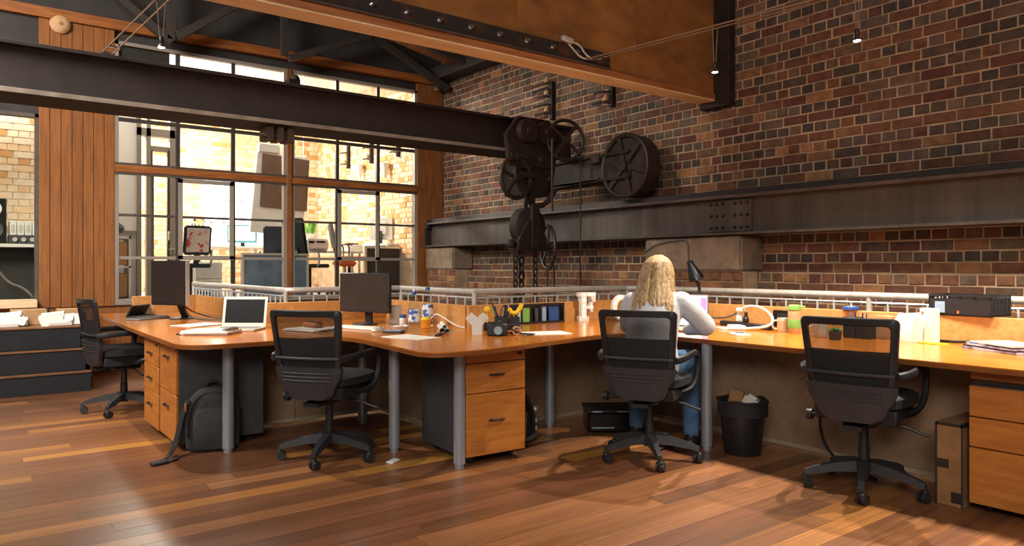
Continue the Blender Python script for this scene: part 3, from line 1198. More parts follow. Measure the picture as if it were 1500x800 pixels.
screen('short tan desk screen at the far left end, behind the black tray', 1.42, 8.34, 2.03, 8.34)
screen('tan desk screen running behind the open white laptop', 2.046, 8.33, 2.046, 6.165)
screen('tan desk screen running behind the large black monitor', 2.062, 6.15, 3.18, 6.15)
screen('tan desk screen behind the two water bottles', 3.2, 6.14, 3.2, 4.81)
screen('tan desk screen behind the black desk organiser and the white letter F', 3.2, 4.79, 4.98, 4.79)
screen('tan desk screen behind the power strip and the mugs', 5.0, 4.78, 5.0, 2.27)
screen('tan desk screen at the right, with the black wire tray on top', 5.0, 2.255, 5.0, 0.3)


# ---- drawer units
def pedestal(lb, loc, rz, w, d, h, z0, drawers, hw, lock=True, top='ped_wood', castor=True, carc='ped_grey', hx=0.0):
    t = thing('drawer_unit', lb, 'drawer unit', loc, rz, 'drawer units under the desks')
    b = MB()
    b.box(-w / 2, w / 2, 0.02, d, z0, h, 0.004)
    obj('carcass', b, carc, t)
    z = h - 0.003
    for i, (dh, has) in enumerate(drawers):
        b = MB()
        b.box(-w / 2 + 0.002, w / 2 - 0.002, 0.0, 0.019, z - dh + 0.0025, z - 0.0025, 0.003)
        dr = obj('drawer_front', b, 'ped_wood', t)
        if has:
            b = MB()
            hz = z - has
            b.tube([(hx - hw / 2, 0, hz - 0.004), (hx - hw / 2 + 0.008, -0.024, hz + 0.001), (hx + hw / 2 - 0.008, -0.024, hz + 0.001), (hx + hw / 2, 0, hz - 0.004)], 0.0065, 8, smooth=1)
            obj('handle', b, 'black_plastic', dr)
        if i == 0 and lock:
            b = MB()
            b.cyl((w / 2 - 0.045, 0.0, z - 0.03), (w / 2 - 0.045, -0.006, z - 0.03), 0.011, n=12)
            obj('lock', b, 'steel_black', dr)
        z -= dh
    if castor:
        for sx in (-1, 1):
            for yy in (0.08, d - 0.08):
                b = MB()
                b.cyl((sx * (w / 2 - 0.07) - 0.012, yy, z0 / 2), (sx * (w / 2 - 0.07) + 0.012, yy, z0 / 2), z0 / 2, n=14)
                obj('caster', b, 'caster', t)
    return t


pedestal('left of two orange-wood drawer units at the far left desk, with three small handles', (1.115, 5.82, 0), R(-90), 0.49, 0.55, 0.69, 0.05,
         ((0.19, 0.10), (0.19, 0.09), (0.255, 0.09)), 0.09)
pedestal('right of two orange-wood drawer units at the far left desk, with two filing drawers', (1.125, 5.335, 0), R(-90), 0.47, 0.57, 0.70, 0.05,
         ((0.33, 0.09), (0.315, 0.09)), 0.10, lock=False)
pedestal('orange-wood drawer unit with two visible handles under the middle desk', (2.655, 3.65, 0), R(-3), 0.44, 0.58, 0.70, 0.05,
         ((0.075, 0), (0.185, 0.075), (0.385, 0.17)), 0.10)
pedestal('orange-wood drawer unit at the right edge of the picture', (3.985, 1.23, 0), R(-90), 0.54, 0.58, 0.63, 0.04,
         ((0.155, 0.11), (0.15, 0.10), (0.28, 0.08)), 0.10, lock=False, hx=0.04)
b = MB()
b.box(0, 0.50, 0, 0.54, 0.655, 0.702, 0.004)
b.cur = 1
b.box(0.012, 0.50, 0.01, 0.53, 0.632, 0.655)
o = obj('pencil_tray', b, ['desk_edge', 'steel_black'], d3, (4.0 - d3.location.x, 0.96 - d3.location.y, 0))

# ================================================================== OFFICE CHAIRS
def make_chair(lb, loc, rz, leg_rot, group, seat_z=0.0):
    t = thing('office_chair', lb, 'chair', loc, rz, group)
    for k in range(5):
        a = leg_rot + 2 * PI * k / 5
        ca, sa = math.cos(a), math.sin(a)
        b = MB()
        P = [(0.03, 0.13, 0.030, 0.030), (0.14, 0.122, 0.026, 0.024), (0.26, 0.098, 0.020, 0.018), (0.305, 0.082, 0.017, 0.014)]
        vs = []
        for (r, z, w, h) in P:
            for (sy, sz) in ((-1, -1), (1, -1), (0.75, 1), (-0.75, 1)):
                x, y_ = r, sy * w
                vs.append((ca * x - sa * y_, sa * x + ca * y_, z + sz * h))
        fs = [(3, 2, 1, 0), (12, 13, 14, 15)]
        for j in range(3):
            fs += [(j * 4 + i, j * 4 + (i + 1) % 4, j * 4 + 4 + (i + 1) % 4, j * 4 + 4 + i) for i in range(4)]
        b.add(vs, fs)
        lg = obj('leg', b, 'dark_plastic', t)
        b = MB()
        cx, cy = ca * 0.305, sa * 0.305
        w = a + 1.1 + k * 1.7
        ax = Vector((math.cos(w), math.sin(w), 0))
        off = Vector((-ax.y, ax.x, 0)) * 0.014
        c = Vector((cx, cy, 0.029)) + off
        for s_ in (-1, 1):
            b.cyl(c + ax * (s_ * 0.006), c + ax * (s_ * 0.025), 0.029, 0.027, n=16)
        b.cyl((cx, cy, 0.035), (cx, cy, 0.08), 0.010, n=10)
        b.cbox(c + Vector((0, 0, 0.022)) - off * 0.6, (0.036, 0.036, 0.026), (0, 0, w), bev=0.006)
        obj('caster', b, 'caster', lg)
    b = MB()
    b.lathe([(0.034, 0.085), (0.052, 0.10), (0.052, 0.155), (0.032, 0.165)], n=20)
    b.lathe([(0.028, 0.16), (0.028, 0.235), (0.0235, 0.24), (0.0235, 0.36)], n=18)
    obj('column', b, 'black_plastic', t)
    b = MB()
    b.box(-0.12, 0.11, -0.085, 0.085, 0.36, 0.405, 0.01)
    b.bar((-0.10, 0, 0.375), (-0.225, 0, 0.37), 0.10, 0.022)
    obj('tilt_mechanism', b, 'black_plastic', t)
    b = MB()
    b.tube([(0.02, -0.06, 0.378), (0.03, -0.20, 0.365), (0.04, -0.27, 0.335), (0.05, -0.31, 0.325)], 0.008, 8, smooth=1)
    obj('lever', b, 'black_plastic', t)
    b = MB()
    b.cyl((-0.05, 0.08, 0.385), (-0.05, 0.26, 0.385), 0.012, n=10)
    b.cyl((-0.05, 0.255, 0.385), (-0.05, 0.285, 0.385), 0.030, n=14)
    obj('tension_knob', b, 'black_plastic', t)
    # seat: rounded cushion with waterfall front
    b = MB()
    nx, ny = 12, 12
    vs = []
    for side in (0, 1):
        for i in range(nx + 1):
            for j in range(ny + 1):
                u = -1 + 2 * i / nx
                v = -1 + 2 * j / ny
                k = 1 - 0.10 * (u * u) * (v * v)
                x = 0.015 + 0.235 * u * k
                yy = 0.245 * v * k * (1 - 0.08 * max(0, -u))
                edge = max(abs(u), abs(v)) ** 6
                top = 0.560 - 0.028 * edge - 0.035 * max(0, u - 0.55) - 0.008 * (1 - v * v) * (1 - u * u)
                bot = 0.468 + 0.02 * edge
                vs.append((x, yy, (top if side == 0 else bot) + seat_z))
    N = (nx + 1) * (ny + 1)
    fs = []
    for i in range(nx):
        for j in range(ny):
            a = i * (ny + 1) + j
            fs.append((a, a + ny + 1, a + ny + 2, a + 1))
            fs.append((N + a, N + a + 1, N + a + ny + 2, N + a + ny + 1))
    ring = [i * (ny + 1) for i in range(nx + 1)] + [nx * (ny + 1) + j for j in range(1, ny + 1)] + [i * (ny + 1) + ny for i in range(nx - 1, -1, -1)] + [j for j in range(ny - 1, 0, -1)]
    for a, c in zip(ring, ring[1:] + ring[:1]):
        fs.append((a, N + a, N + c, c))
    b.add(vs, fs)
    b.box(-0.20, 0.20, -0.20, 0.20, 0.403, 0.475, 0.006)
    obj('seat', b, 'seat_fabric', t)

    # back: the back plane leans away; f(z) gives x
    def bx(z, y_=0.0):
        return -0.235 - 0.16 * (z - 0.45) + 0.55 * y_ * y_

    def hw(z):
        return 0.215 + 0.022 * (z - 0.55) / 0.4

    def rr(z0, z1, w0, w1, r, k=5):
        """rounded trapezoid, counter-clockwise (y, z)"""
        P = []
        for (cy, cz, a0) in ((1, z0, -90), (1, z1, 0), (-1, z1, 90), (-1, z0, 180)):
            w = (w0 if cz == z0 else w1) - r
            zz = cz + (r if cz == z0 else -r)
            for i in range(k):
                t_ = R(a0 + 90 * i / (k - 1))
                P.append((cy * w + r * math.cos(t_), zz + r * math.sin(t_)))
        return P
    def dens(P):
        Q = []
        for p, q_ in zip(P, P[1:] + P[:1]):
            L_ = math.hypot(q_[0] - p[0], q_[1] - p[1])
            m_ = 5 if L_ > 0.1 else 1
            Q += [(p[0] + (q_[0] - p[0]) * i / m_, p[1] + (q_[1] - p[1]) * i / m_) for i in range(m_)]
        return Q
    O_ = dens(rr(0.570, 0.952, 0.214, 0.240, 0.030))
    I_ = dens(rr(0.600, 0.912, 0.180, 0.202, 0.022))
    b = MB()
    n = len(O_)
    e_ = 0.005
    def sh(P, k_):
        cy = 0
        cz = 0.76
        return [(y_ * (1 - k_ / 0.22), cz + (z - cz) * (1 - k_ / 0.19)) for y_, z in P]
    rings = [[(bx(z, y_) - 0.015, y_, z) for y_, z in sh(O_, e_)], [(bx(z, y_) - 0.010, y_, z) for y_, z in O_], [(bx(z, y_) + 0.010, y_, z) for y_, z in O_], [(bx(z, y_) + 0.014, y_, z) for y_, z in sh(O_, e_)],
             [(bx(z, y_) + 0.014, y_, z) for y_, z in sh(I_, -e_)], [(bx(z, y_) + 0.010, y_, z) for y_, z in I_], [(bx(z, y_) - 0.010, y_, z) for y_, z in I_], [(bx(z, y_) - 0.015, y_, z) for y_, z in sh(I_, -e_)]]
    for rg_ in rings:
        b.v += rg_
    for k_ in range(8):
        k2 = (k_ + 1) % 8
        for i in range(n):
            j = (i + 1) % n
            b.f.append((k_ * n + i, k2 * n + i, k2 * n + j, k_ * n + j)[::-1])
    b.mi = [0] * len(b.f)
    obj('back_frame', b, 'black_plastic', t)

    def sheet(z0, z1, m, nm, off=0.0):
        b = MB()
        n = 8
        for side, o_ in ((0, 0.002), (1, -0.002)):
            for (z) in (z0, z1):
                for i in range(n + 1):
                    y_ = (-1 + 2 * i / n) * (hw(z) - 0.026)
                    b.v.append((bx(z, y_) + off + o_, y_, z))
        q = n + 1
        for i in range(n):
            b.f.append((i, i + 1, q + i + 1, q + i))
            b.f.append((2 * q + i, 3 * q + i, 3 * q + i + 1, 2 * q + i + 1))
        b.mi = [0] * len(b.f)
        obj(nm, b, m, t)
    sheet(0.780, 0.935, 'net', 'mesh_panel')
    sheet(0.585, 0.782, 'net_dark', 'lower_mesh_panel')
    b = MB()
    n = 10
    b.tube([(bx(0.66, y_) - 0.012, y_, 0.66) for y_ in [(-0.21 + 0.42 * i / n) for i in range(n + 1)]], 0.010, 6)
    obj('lumbar_bar', b, 'dark_plastic', t)
    # moulded shell behind the seat, narrowing downwards, with ribs
    b = MB()
    Z = [(0.408, 0.115), (0.425, 0.150), (0.46, 0.168), (0.50, 0.182), (0.535, 0.208), (0.585, 0.222), (0.605, 0.222)]
    n = 12
    for side, o_ in ((0, -0.016), (1, 0.012)):
        for (z, w) in Z:
            for i in range(n + 1):
                y_ = (-1 + 2 * i / n) * w
                b.v.append((bx(z, y_ * 0.9) + o_ - (0.012 if side == 0 and abs(y_) < w * 0.9 else 0), y_, z))
    q = n + 1
    L = len(Z) * q
    for j in range(len(Z) - 1):
        for i in range(n):
            a = j * q + i
            b.f.append((a, a + 1, a + q + 1, a + q)[::-1])
            b.f.append((L + a, L + a + 1, L + a + q + 1, L + a + q))
    rg = [i for i in range(q)] + [j * q + n for j in range(1, len(Z))] + [(len(Z) - 1) * q + i for i in range(n - 1, -1, -1)] + [j * q for j in range(len(Z) - 2, 0, -1)]
    for a, c in zip(rg, rg[1:] + rg[:1]):
        b.f.append((a, c, L + c, L + a))
    b.mi = [0] * len(b.f)
    for z in (0.525, 0.548, 0.571):
        b.tube([(bx(z, y_ * 0.9) - 0.030, y_, z) for y_ in [(-0.16 + 0.32 * i / 8) for i in range(9)]], 0.0045, 5)
    obj('back_shell', b, 'dark_plastic', t)
    for s_ in (-1, 1):
        b = MB()
        b.tube([(-0.265, s_ * 0.228, 0.660), (-0.20, s_ * 0.265, 0.668), (-0.05, s_ * 0.272, 0.676), (0.09, s_ * 0.272, 0.676), (0.155, s_ * 0.270, 0.650),
                (0.170, s_ * 0.266, 0.59), (0.15, s_ * 0.262, 0.50), (0.10, s_ * 0.24, 0.440), (0.02, s_ * 0.19, 0.425)], 0.017, 8, smooth=2, flat=1.35)
        obj('armrest', b, 'black_plastic', t)
    return t


def az(x, y_):
    return math.atan2(y_, x)


CG = 'black mesh office chairs at the front desks'


def chair_at(lb, c, face, caster):
    fa = az(*face)
    la = az(caster[0] - c[0], caster[1] - c[1]) - fa
    return make_chair(lb, (c[0], c[1], 0), fa, la, CG)


chair_at('black mesh office chair seen from the side at the far left desk', (1.10, 6.82), (.98, .14), (0.928, 6.552))
chair_at('empty black mesh office chair facing the large black monitor', (1.875, 4.385), (.80, .60), (1.649, 4.129))
ch3 = chair_at('black mesh office chair the blonde woman is sitting on', (3.47, 3.13), (.89, .455), (3.288, 2.882))
chair_at('empty black mesh office chair nearest the camera, at the right in front of the mugs', (3.92, 1.99), (.978, .208), (3.639, 1.864))


# ================================================================== THE WOMAN AT THE LAPTOP
def fuse(mb, voxel, smooth_it, name):
    """union of overlapping pieces -> one continuous skin"""
    me = mb.mesh('tmp', 'white', smooth=False)
    o = bpy.data.objects.new('tmp', me)
    COL.objects.link(o)
    md = o.modifiers.new('r', 'REMESH')
    md.mode = 'VOXEL'
    md.voxel_size = voxel
    ms = o.modifiers.new('s', 'SMOOTH')
    ms.factor = 0.5
    ms.iterations = smooth_it
    dg = bpy.context.evaluated_depsgraph_get()
    dg.update()
    m2 = bpy.data.meshes.new_from_object(o.evaluated_get(dg))
    m2.name = name
    bpy.data.objects.remove(o, do_unlink=True)
    bpy.data.meshes.remove(me)
    m2.materials.clear()
    m2.shade_smooth()
    return m2


# local frame: x = the way she faces, y = her left; origin on the floor under the seat
def loft(b, rings, n=20):
    """rings: (cx, cy, cz, half depth, half width, pitch)"""
    vs = []
    for (cx, cy, cz, d, w, pt) in rings:
        for i in range(n):
            t = 2 * PI * i / n
            x = d * math.cos(t)
            y_ = w * math.sin(t)
            vs.append((cx + x * math.cos(pt), cy + y_, cz - x * math.sin(pt)))
    fs = []
    for j in range(len(rings) - 1):
        for i in range(n):
            k = (i + 1) % n
            fs.append((j * n + i, j * n + k, (j + 1) * n + k, (j + 1) * n + i))
    fs += [tuple(range(n - 1, -1, -1)), tuple(range((len(rings) - 1) * n, len(rings) * n))]
    b.add(vs, fs)


def limb(b, pts, n=14):
    """pts: (x,y,z,r)"""
    for (p, q) in zip(pts, pts[1:]):
        b.cyl(p[:3], q[:3], p[3], q[3], n)
    for p in pts:
        b.ball(p[:3], p[3] * 0.995, 12, 8)


person = thing('person', 'blonde woman in a white shirt and blue jeans seated at the laptop, seen from behind', 'person', (3.47, 3.13, 0), az(.882, .471))
EL = {-1: (0.265, -0.305, 0.815), 1: (0.20, 0.185, 0.815)}
WR = {-1: (0.47, -0.14, 0.775), 1: (0.45, 0.10, 0.775)}
KN = {-1: (0.46, -0.16, 0.585), 1: (0.42, 0.17, 0.585)}
AN = {-1: (0.375, -0.19, 0.10), 1: (0.46, 0.205, 0.10)}
b = MB()
loft(b, [(-0.01, 0, 0.50, .09, .14, 0), (0.0, 0, 0.56, .12, .175, 0), (0.015, 0, 0.64, .115, .17, .1), (0.05, 0, 0.74, .095, .135, .2),
         (0.10, 0, 0.86, .105, .15, .3), (0.145, 0, 0.95, .105, .165, .35), (0.18, 0, 1.01, .08, .14, .35), (0.205, 0, 1.045, .055, .07, .35)])
limb(b, [(0.195, 0, 1.01, .055), (0.225, 0, 1.08, .048), (0.25, 0, 1.13, .048)])
b.ball((0.265, 0, 1.185), (.094, .074, .092), 20, 14)
b.ball((0.305, 0, 1.135), (.062, .056, .066), 16, 12)
b.ball((0.335, 0, 1.09), (.026, .028, .022), 12, 8)          # chin
b.ball((0.372, 0, 1.145), (.018, .012, .014), 10, 8)         # nose
b.cyl((0.355, 0, 1.185), (0.370, 0, 1.15), 0.009, 0.012, 8)
b.ball((0.352, 0, 1.112), (.014, .024, .008), 10, 6)         # mouth
for s_ in (-1, 1):
    b.ball((0.262, s_ * 0.076, 1.155), (.02, .010, .030), 10, 8)   # ears
    sy_ = 0.16 if s_ < 0 else 0.145
    sh = (0.165, s_ * sy_, 0.972, .050)
    limb(b, [sh, (0.18, s_ * (0.22 if s_ < 0 else .17), 0.925, .044), (*EL[s_], .036), (*WR[s_], .024)])
    w = Vector(WR[s_])
    e = Vector(EL[s_])
    d = (w - e)
    d.z = 0
    d.normalize()
    sd = Vector((-d.y, d.x, 0)) * (-s_)       # towards the thumb side
    palm = w + d * 0.05
    b.cbox(w + d * 0.045 + Vector((0, 0, -0.004)), (0.085, 0.072, 0.024), (0, 0, math.atan2(d.y, d.x)), bev=0.01)
    for k, (o_, l) in enumerate(((0.028, .070), (0.010, .078), (-0.010, .074), (-0.028, .058))):
        p0 = w + d * 0.085 + sd * o_
        p1 = p0 + d * l * 0.45 + Vector((0, 0, 0.010))
        p2 = p1 + d * l * 0.32 + Vector((0, 0, -0.010))
        p3 = p2 + d * l * 0.25 + Vector((0, 0, -0.014))
        limb(b, [(*p0, .0085), (*p1, .008), (*p2, .0072), (*p3, .0062)], 8)
    t0 = w + d * 0.03 + sd * 0.034
    t1 = t0 + d * 0.03 + sd * 0.022
    limb(b, [(*t0, .011), (*t1, .0095), (*(t1 + d * 0.028 + sd * 0.004), .0075)], 8)
    limb(b, [(0.02, s_ * 0.09, 0.575, .082), (KN[s_][0] * .5, KN[s_][1] * .6 + s_ * .03, 0.58, .075), (*KN[s_], .054), (KN[s_][0] * .6 + AN[s_][0] * .4, (KN[s_][1] + AN[s_][1]) / 2, 0.40, .052), (*AN[s_], .034)])
    limb(b, [(AN[s_][0] - .02, AN[s_][1], 0.05, .034), (AN[s_][0] + .09, AN[s_][1], 0.04, .032), (AN[s_][0] + .15, AN[s_][1], 0.03, .024)])
me = fuse(b, 0.0065, 4, 'body')
me.materials.append(MT['skin'])
body = put('body', me, person)
b = MB()
for s_ in (-1, 1):
    b.ball((0.3365, s_ * 0.030, 1.166), 0.0125, 12, 8)
eyes = obj('eyes', b, 'white', person)
b = MB()
for s_ in (-1, 1):
    b.ball((0.3465, s_ * 0.030, 1.166), 0.0052, 10, 6)
obj('irises', b, 'blue', eyes)
for s_ in (-1, 1):
    b = MB()
    b.tube([(0.350, s_ * 0.014, 1.188), (0.350, s_ * 0.030, 1.193), (0.338, s_ * 0.048, 1.186)], 0.0035, 6, smooth=1)
    obj('eyebrow', b, 'brow', person)
b = MB()
b.tube([(0.352, -0.022, 1.111), (0.3635, -0.007, 1.114), (0.3635, 0.007, 1.114), (0.352, 0.022, 1.111)], 0.0045, 6, smooth=1)
b.tube([(0.352, -0.020, 1.110), (0.362, 0.0, 1.104), (0.352, 0.020, 1.110)], 0.0050, 6, smooth=1)
obj('lips', b, 'lips', person)
# shirt
b = MB()
loft(b, [(-0.005, 0, 0.555, .125, .185, 0), (-0.005, 0, 0.62, .135, .19, .05), (0.03, 0, 0.72, .12, .165, .2), (0.085, 0, 0.85, .128, .172, .3),
         (0.14, 0, 0.95, .125, .185, .35), (0.178, 0, 1.012, .105, .170, .35), (0.205, 0, 1.055, .074, .10, .35), (0.215, 0, 1.075, .060, .065, .35)], 28)
for s_ in (-1, 1):
    e = EL[s_]
    w = WR[s_]
    limb(b, [(0.165, s_ * (0.165 if s_ < 0 else .15), 0.975, .080 if s_ < 0 else .072), (0.18, s_ * (0.225 if s_ < 0 else .175), 0.93, .068), (e[0] - .005, e[1] + s_ * .0, e[2] + .012, .064),
             ((e[0] + w[0]) / 2, (e[1] + w[1]) / 2, (e[2] + w[2]) / 2 + .012, .052), (w[0] - .03, w[1] + s_ * .016, w[2] + .008, .038)], 18)
    for k in range(3):       # folds in the sleeve
        f = 0.25 + 0.22 * k
        c = Vector((0.17, s_ * 0.19, 0.965)).lerp(Vector(e), f)
        b.tube([c + Vector((0.055, 0, 0.03)), c + Vector((0.0, s_ * 0.058, 0.02)), c + Vector((-0.062, 0, -0.01))], 0.013, 6, smooth=1)
me = fuse(b, 0.009, 5, 'shirt')
me.materials.append(MT['shirt'])
put('shirt', me, person)
b = MB()
b.tube([(0.16, -0.075, 1.055), (0.145, 0.0, 1.06), (0.16, 0.075, 1.055), (0.235, 0.07, 1.07), (0.262, 0.0, 1.055), (0.235, -0.07, 1.07)], 0.016, 8, closed=True, smooth=2)
obj('collar', b, 'shirt', person)
# jeans
b = MB()
loft(b, [(-0.01, 0, 0.49, .10, .15, 0), (-0.005, 0, 0.555, .13, .182, 0), (0.005, 0, 0.63, .124, .178, 0)], 24)
for s_ in (-1, 1):
    k = KN[s_]
    a = AN[s_]
    limb(b, [(0.02, s_ * 0.09, 0.575, .090), (k[0] * .5, k[1] * .6 + s_ * .03, 0.585, .084), (*k, .066), (k[0] * .6 + a[0] * .4, (k[1] + a[1]) / 2, 0.40, .064), (a[0], a[1], 0.11, .052)], 18)
me = fuse(b, 0.009, 5, 'jeans')
me.materials.append(MT['jeans'])
put('jeans', me, person)
for s_ in (-1, 1):
    a = AN[s_]
    b = MB()
    limb(b, [(a[0] - .03, a[1], 0.046, .044), (a[0] + .06, a[1], 0.042, .041), (a[0] + .15, a[1], 0.036, .033)], 14)
    b.cbox((a[0] + .055, a[1], 0.012), (0.26, 0.075, 0.022), bev=0.008)
    b.cyl((a[0] - .015, a[1], 0.05), (a[0] - .005, a[1], 0.12), .042, .040)
    me = fuse(b, 0.007, 3, 'shoe')
    me.materials.append(MT['shoe'])
    put('shoe', me, person)
# hair: one mass plus long locks
b = MB()
b.ball((0.243, 0, 1.194), (.112, .094, .092), 24, 16)
loft(b, [(0.215, 0, 1.20, .085, .098, 0), (0.190, 0, 1.14, .088, .103, 0), (0.150, 0, 1.08, .070, .108, 0), (0.095, 0, 1.01, .052, .124, .2),
         (0.045, 0, 0.94, .042, .130, .2), (0.020, 0, 0.845, .026, .112, .2)], 26)
hr = random.Random(9)
for k in range(46):
    t = -1 + 2 * k / 45
    a0 = t * 1.75
    off = hr.uniform(-.006, .008)
    p = [(0.245 - 0.02 * math.cos(a0), 0.02 * math.sin(a0), 1.286),
         (0.232 - 0.080 * math.cos(a0), 0.075 * math.sin(a0), 1.252),
         (0.222 - (0.098 + off) * math.cos(a0), (0.098 + off) * math.sin(a0), 1.19),
         (0.190 - (0.092 + off) * math.cos(a0), (0.106 + off) * math.sin(a0), 1.12),
         (0.125 - (0.070 + off) * max(0, math.cos(a0)) + (0.05 if abs(t) > .8 else 0), (0.118 + off) * math.sin(a0), 1.04),
         (0.062 - (0.048 + off) * max(0, math.cos(a0)) + (0.09 if abs(t) > .8 else 0), (0.132 + off + hr.uniform(-.012, .012)) * math.sin(a0), 0.96),
         (0.032 - (0.034 + off) * max(0, math.cos(a0)) + (0.12 if abs(t) > .8 else 0), (0.124 + hr.uniform(-.012, .012)) * math.sin(a0), 0.845 + hr.uniform(-.02, .02))]
    b.tube(p, [0.008, 0.010, 0.011, 0.012, 0.011, 0.010, 0.004], 6, smooth=1)
me = fuse(b, 0.006, 1, 'hair')
me.materials.append(MT['hair'])
put('hair', me, person)

# ================================================================== THINGS ON AND UNDER THE DESKS
DZ = 0.7352


def monitor(lb, x, y, rz, w, h, zb, m, back='black_plastic', bez=0.014, group=None, z=DZ, side=None, bx=0.0):
    t = thing('monitor', lb, 'monitor', (x, y, z), rz, group)
    b = MB()
    b.box(-0.015, 0.022, -w / 2, w / 2, zb, zb + h, 0.006)
    b.box(0.02, 0.045, -w / 4, w / 4, zb + h * .25, zb + h * .8, 0.006)
    obj('housing', b, back, t)
    b = MB()
    b.box(-0.0165, -0.0145, -w / 2 + bez, w / 2 - bez, zb + bez * 1.5, zb + h - bez)
    obj('screen', b, m, t)
    b = MB()
    b.bar((0.05 + bx, 0, 0.01), (0.035, 0, zb + h * .4), 0.07, 0.02)
    obj('stand', b, 'black_plastic', t)
    b = MB()
    b.lathe([(0.10, 0), (0.105, 0.004), (0.10, 0.010), (0.02, 0.014)], (bx, 0, 0), n=24)
    obj('base', b, 'black_plastic', t)
    if side:
        b = MB()
        b.box(-0.016, 0.024, -w / 2 - 0.004, -w / 2 + 0.001, zb, zb + h)
        obj('edge_strip', b, side, t)
    return t


# screens face -x locally (towards the sitter)
monitor('thin monitor turned sideways on the far left desk', 1.50, 7.04, R(30), 0.42, 0.40, 0.13, 'screen_brown', side='alu', bx=0.13)
monitor('large black widescreen monitor standing behind the empty chair in the middle', 2.66, 5.50, R(19), 0.565, 0.325, 0.10, 'screen_brown')


def laptop(lb, x, y, rz, w, d, h, tilt, shell, scr, bez, z=DZ):
    t = thing('laptop', lb, 'laptop', (x, y, z), rz)
    b = MB()
    b.box(-d, 0, -w / 2, w / 2, 0.0, 0.016, 0.005)
    bs = obj('base', b, shell, t)
    b = MB()
    for r_ in range(5):
        for c in range(13):
            b.box(-d * .62 + r_ * d * .105, -d * .62 + r_ * d * .105 + d * .085, -w * .43 + c * w * .0665, -w * .43 + c * w * .0665 + w * .052, 0.016, 0.0185)
    obj('keyboard', b, 'keys', bs)
    M = Matrix.Translation((0, 0, 0.014)) @ Matrix.Rotation(tilt, 4, 'Y')
    b = MB()
    b.box(-0.004, 0.004, -w / 2, w / 2, 0.0, h, 0.003, M)
    lid = obj('lid', b, shell, t)
    b = MB()
    b.box(-0.0052, -0.0038, -w / 2 + bez, w / 2 - bez, bez * 1.4, h - bez, 0, M)
    s_ = obj('screen', b, scr, lid)
    return t, lid, M


laptop('open laptop with a white frame and a dark screen on the left desk', 1.74, 5.69, R(51), 0.345, 0.24, 0.235, R(12), 'alu', 'screen_off', 0.022)
lt, lid, LM = laptop('open laptop with a bright white screen in front of the woman', 4.43, 3.65, R(36), 0.37, 0.25, 0.255, R(14), 'cable_grey', 'screen_lit', 0.010)
b = MB()
b.box(-0.0058, -0.0051, -0.175, 0.15, 0.205, 0.24, 0, LM)
obj('title_bar', b, 'screen_bar', lid)
b = MB()
lr = random.Random(4)
for k in range(9):
    z = 0.03 + k * 0.022
    b.box(-0.0060, -0.0051, -0.172, -0.172 + lr.uniform(0.03, 0.05), z, z + 0.022, 0, LM)
obj('chat_column', b, 'screen_pink', lid)
b = MB()
b.box(-0.0062, -0.0051, -0.16, -0.135, 0.035, 0.06, 0, LM)
obj('red_picture', b, 'red_orange', lid)


def sheets(name, lb, cat, x, y, rz, w, d, n, m='paper', z=DZ, jit=0.01, th=0.0022, group=None):
    """a few loose sheets, slightly fanned"""
    t = thing(name, lb, cat, (x, y, z), rz, group)
    q = random.Random(int(x * 1000))
    for k in range(n):
        b = MB()
        b.cbox((q.uniform(-jit, jit), q.uniform(-jit, jit), th * (k + 0.5)), (d, w, th * .9), (0, 0, q.uniform(-jit * 4, jit * 4)))
        obj('sheet', b, m, t)
    return t


# left desk
t = thing('document_tray', 'black slanted tray at the far left end of the left desk', 'tray', (1.37, 7.72, DZ), R(-38))
b = MB()
b.cbox((0, 0, 0.055), (0.02, 0.33, 0.125), (0, R(28), 0), bev=0.005)
obj('panel', b, 'black_plastic', t)
b = MB()
b.box(-0.04, 0.09, -0.16, 0.16, 0.0, 0.012, 0.004)
obj('foot', b, 'dark_plastic', t)
b = MB()
b.cbox((0.03, 0.15, 0.05), (0.09, 0.012, 0.10), bev=0.003)
obj('divider', b, 'card_tan', t)
t = thing('keyboard', 'grey keyboard lying in front of the black tray on the left desk', 'keyboard', (1.37, 7.25, DZ), R(-52))
b = MB()
b.box(-0.075, 0.075, -0.19, 0.19, 0.0, 0.018, 0.005)
obj('case', b, 'keys', t)
b = MB()
for i in range(5):
    for j in range(14):
        b.box(-0.066 + i * .027, -0.066 + i * .027 + .022, -0.18 + j * .0258, -0.18 + j * .0258 + .021, 0.018, 0.023)
obj('keys', b, 'ped_grey', t)
b = MB()
b.tube([(1.62, 7.0, 0.91), (1.63, 7.03, 0.80), (1.68, 6.95, 0.742), (1.75, 6.7, 0.742), (1.80, 6.5, 0.75), (1.86, 6.35, 0.742), (1.83, 6.25, 0.742), (1.78, 6.3, 0.742)], 0.007, 6, smooth=2)
b.tube([(1.60, 7.0, 0.88), (1.70, 7.15, 0.80), (1.85, 7.0, 0.742), (1.92, 6.6, 0.742), (1.88, 6.3, 0.745)], 0.006, 6, smooth=2)
tag(obj('cable', b, 'cable_grey'), 'grey cables looping from the thin monitor on the left desk', 'cable')
sheets('paper_stack', 'white glossy papers lying beside the laptop on the left desk', 'papers', 1.55, 6.25, R(25), 0.26, 0.34, 3, jit=0.02)
t = sheets('magazine_pile', 'slumped pile of magazines at the rounded corner of the left desk', 'magazines', 1.42, 5.38, R(48), 0.33, 0.24, 5, th=0.006, jit=0.015)
b = MB()
b.tube([(-0.10, -0.14, 0.034), (-0.02, -0.155, 0.044), (0.08, -0.15, 0.034)], 0.014, 8, smooth=1)
obj('curled_cover', b, 'grey_cloth', t)
b = MB()
b.cbox((0, 0.16, 0.006), (0.20, 0.10, 0.010), (0, 0, 0.1))
obj('dark_cover', b, 'screen_off', t)
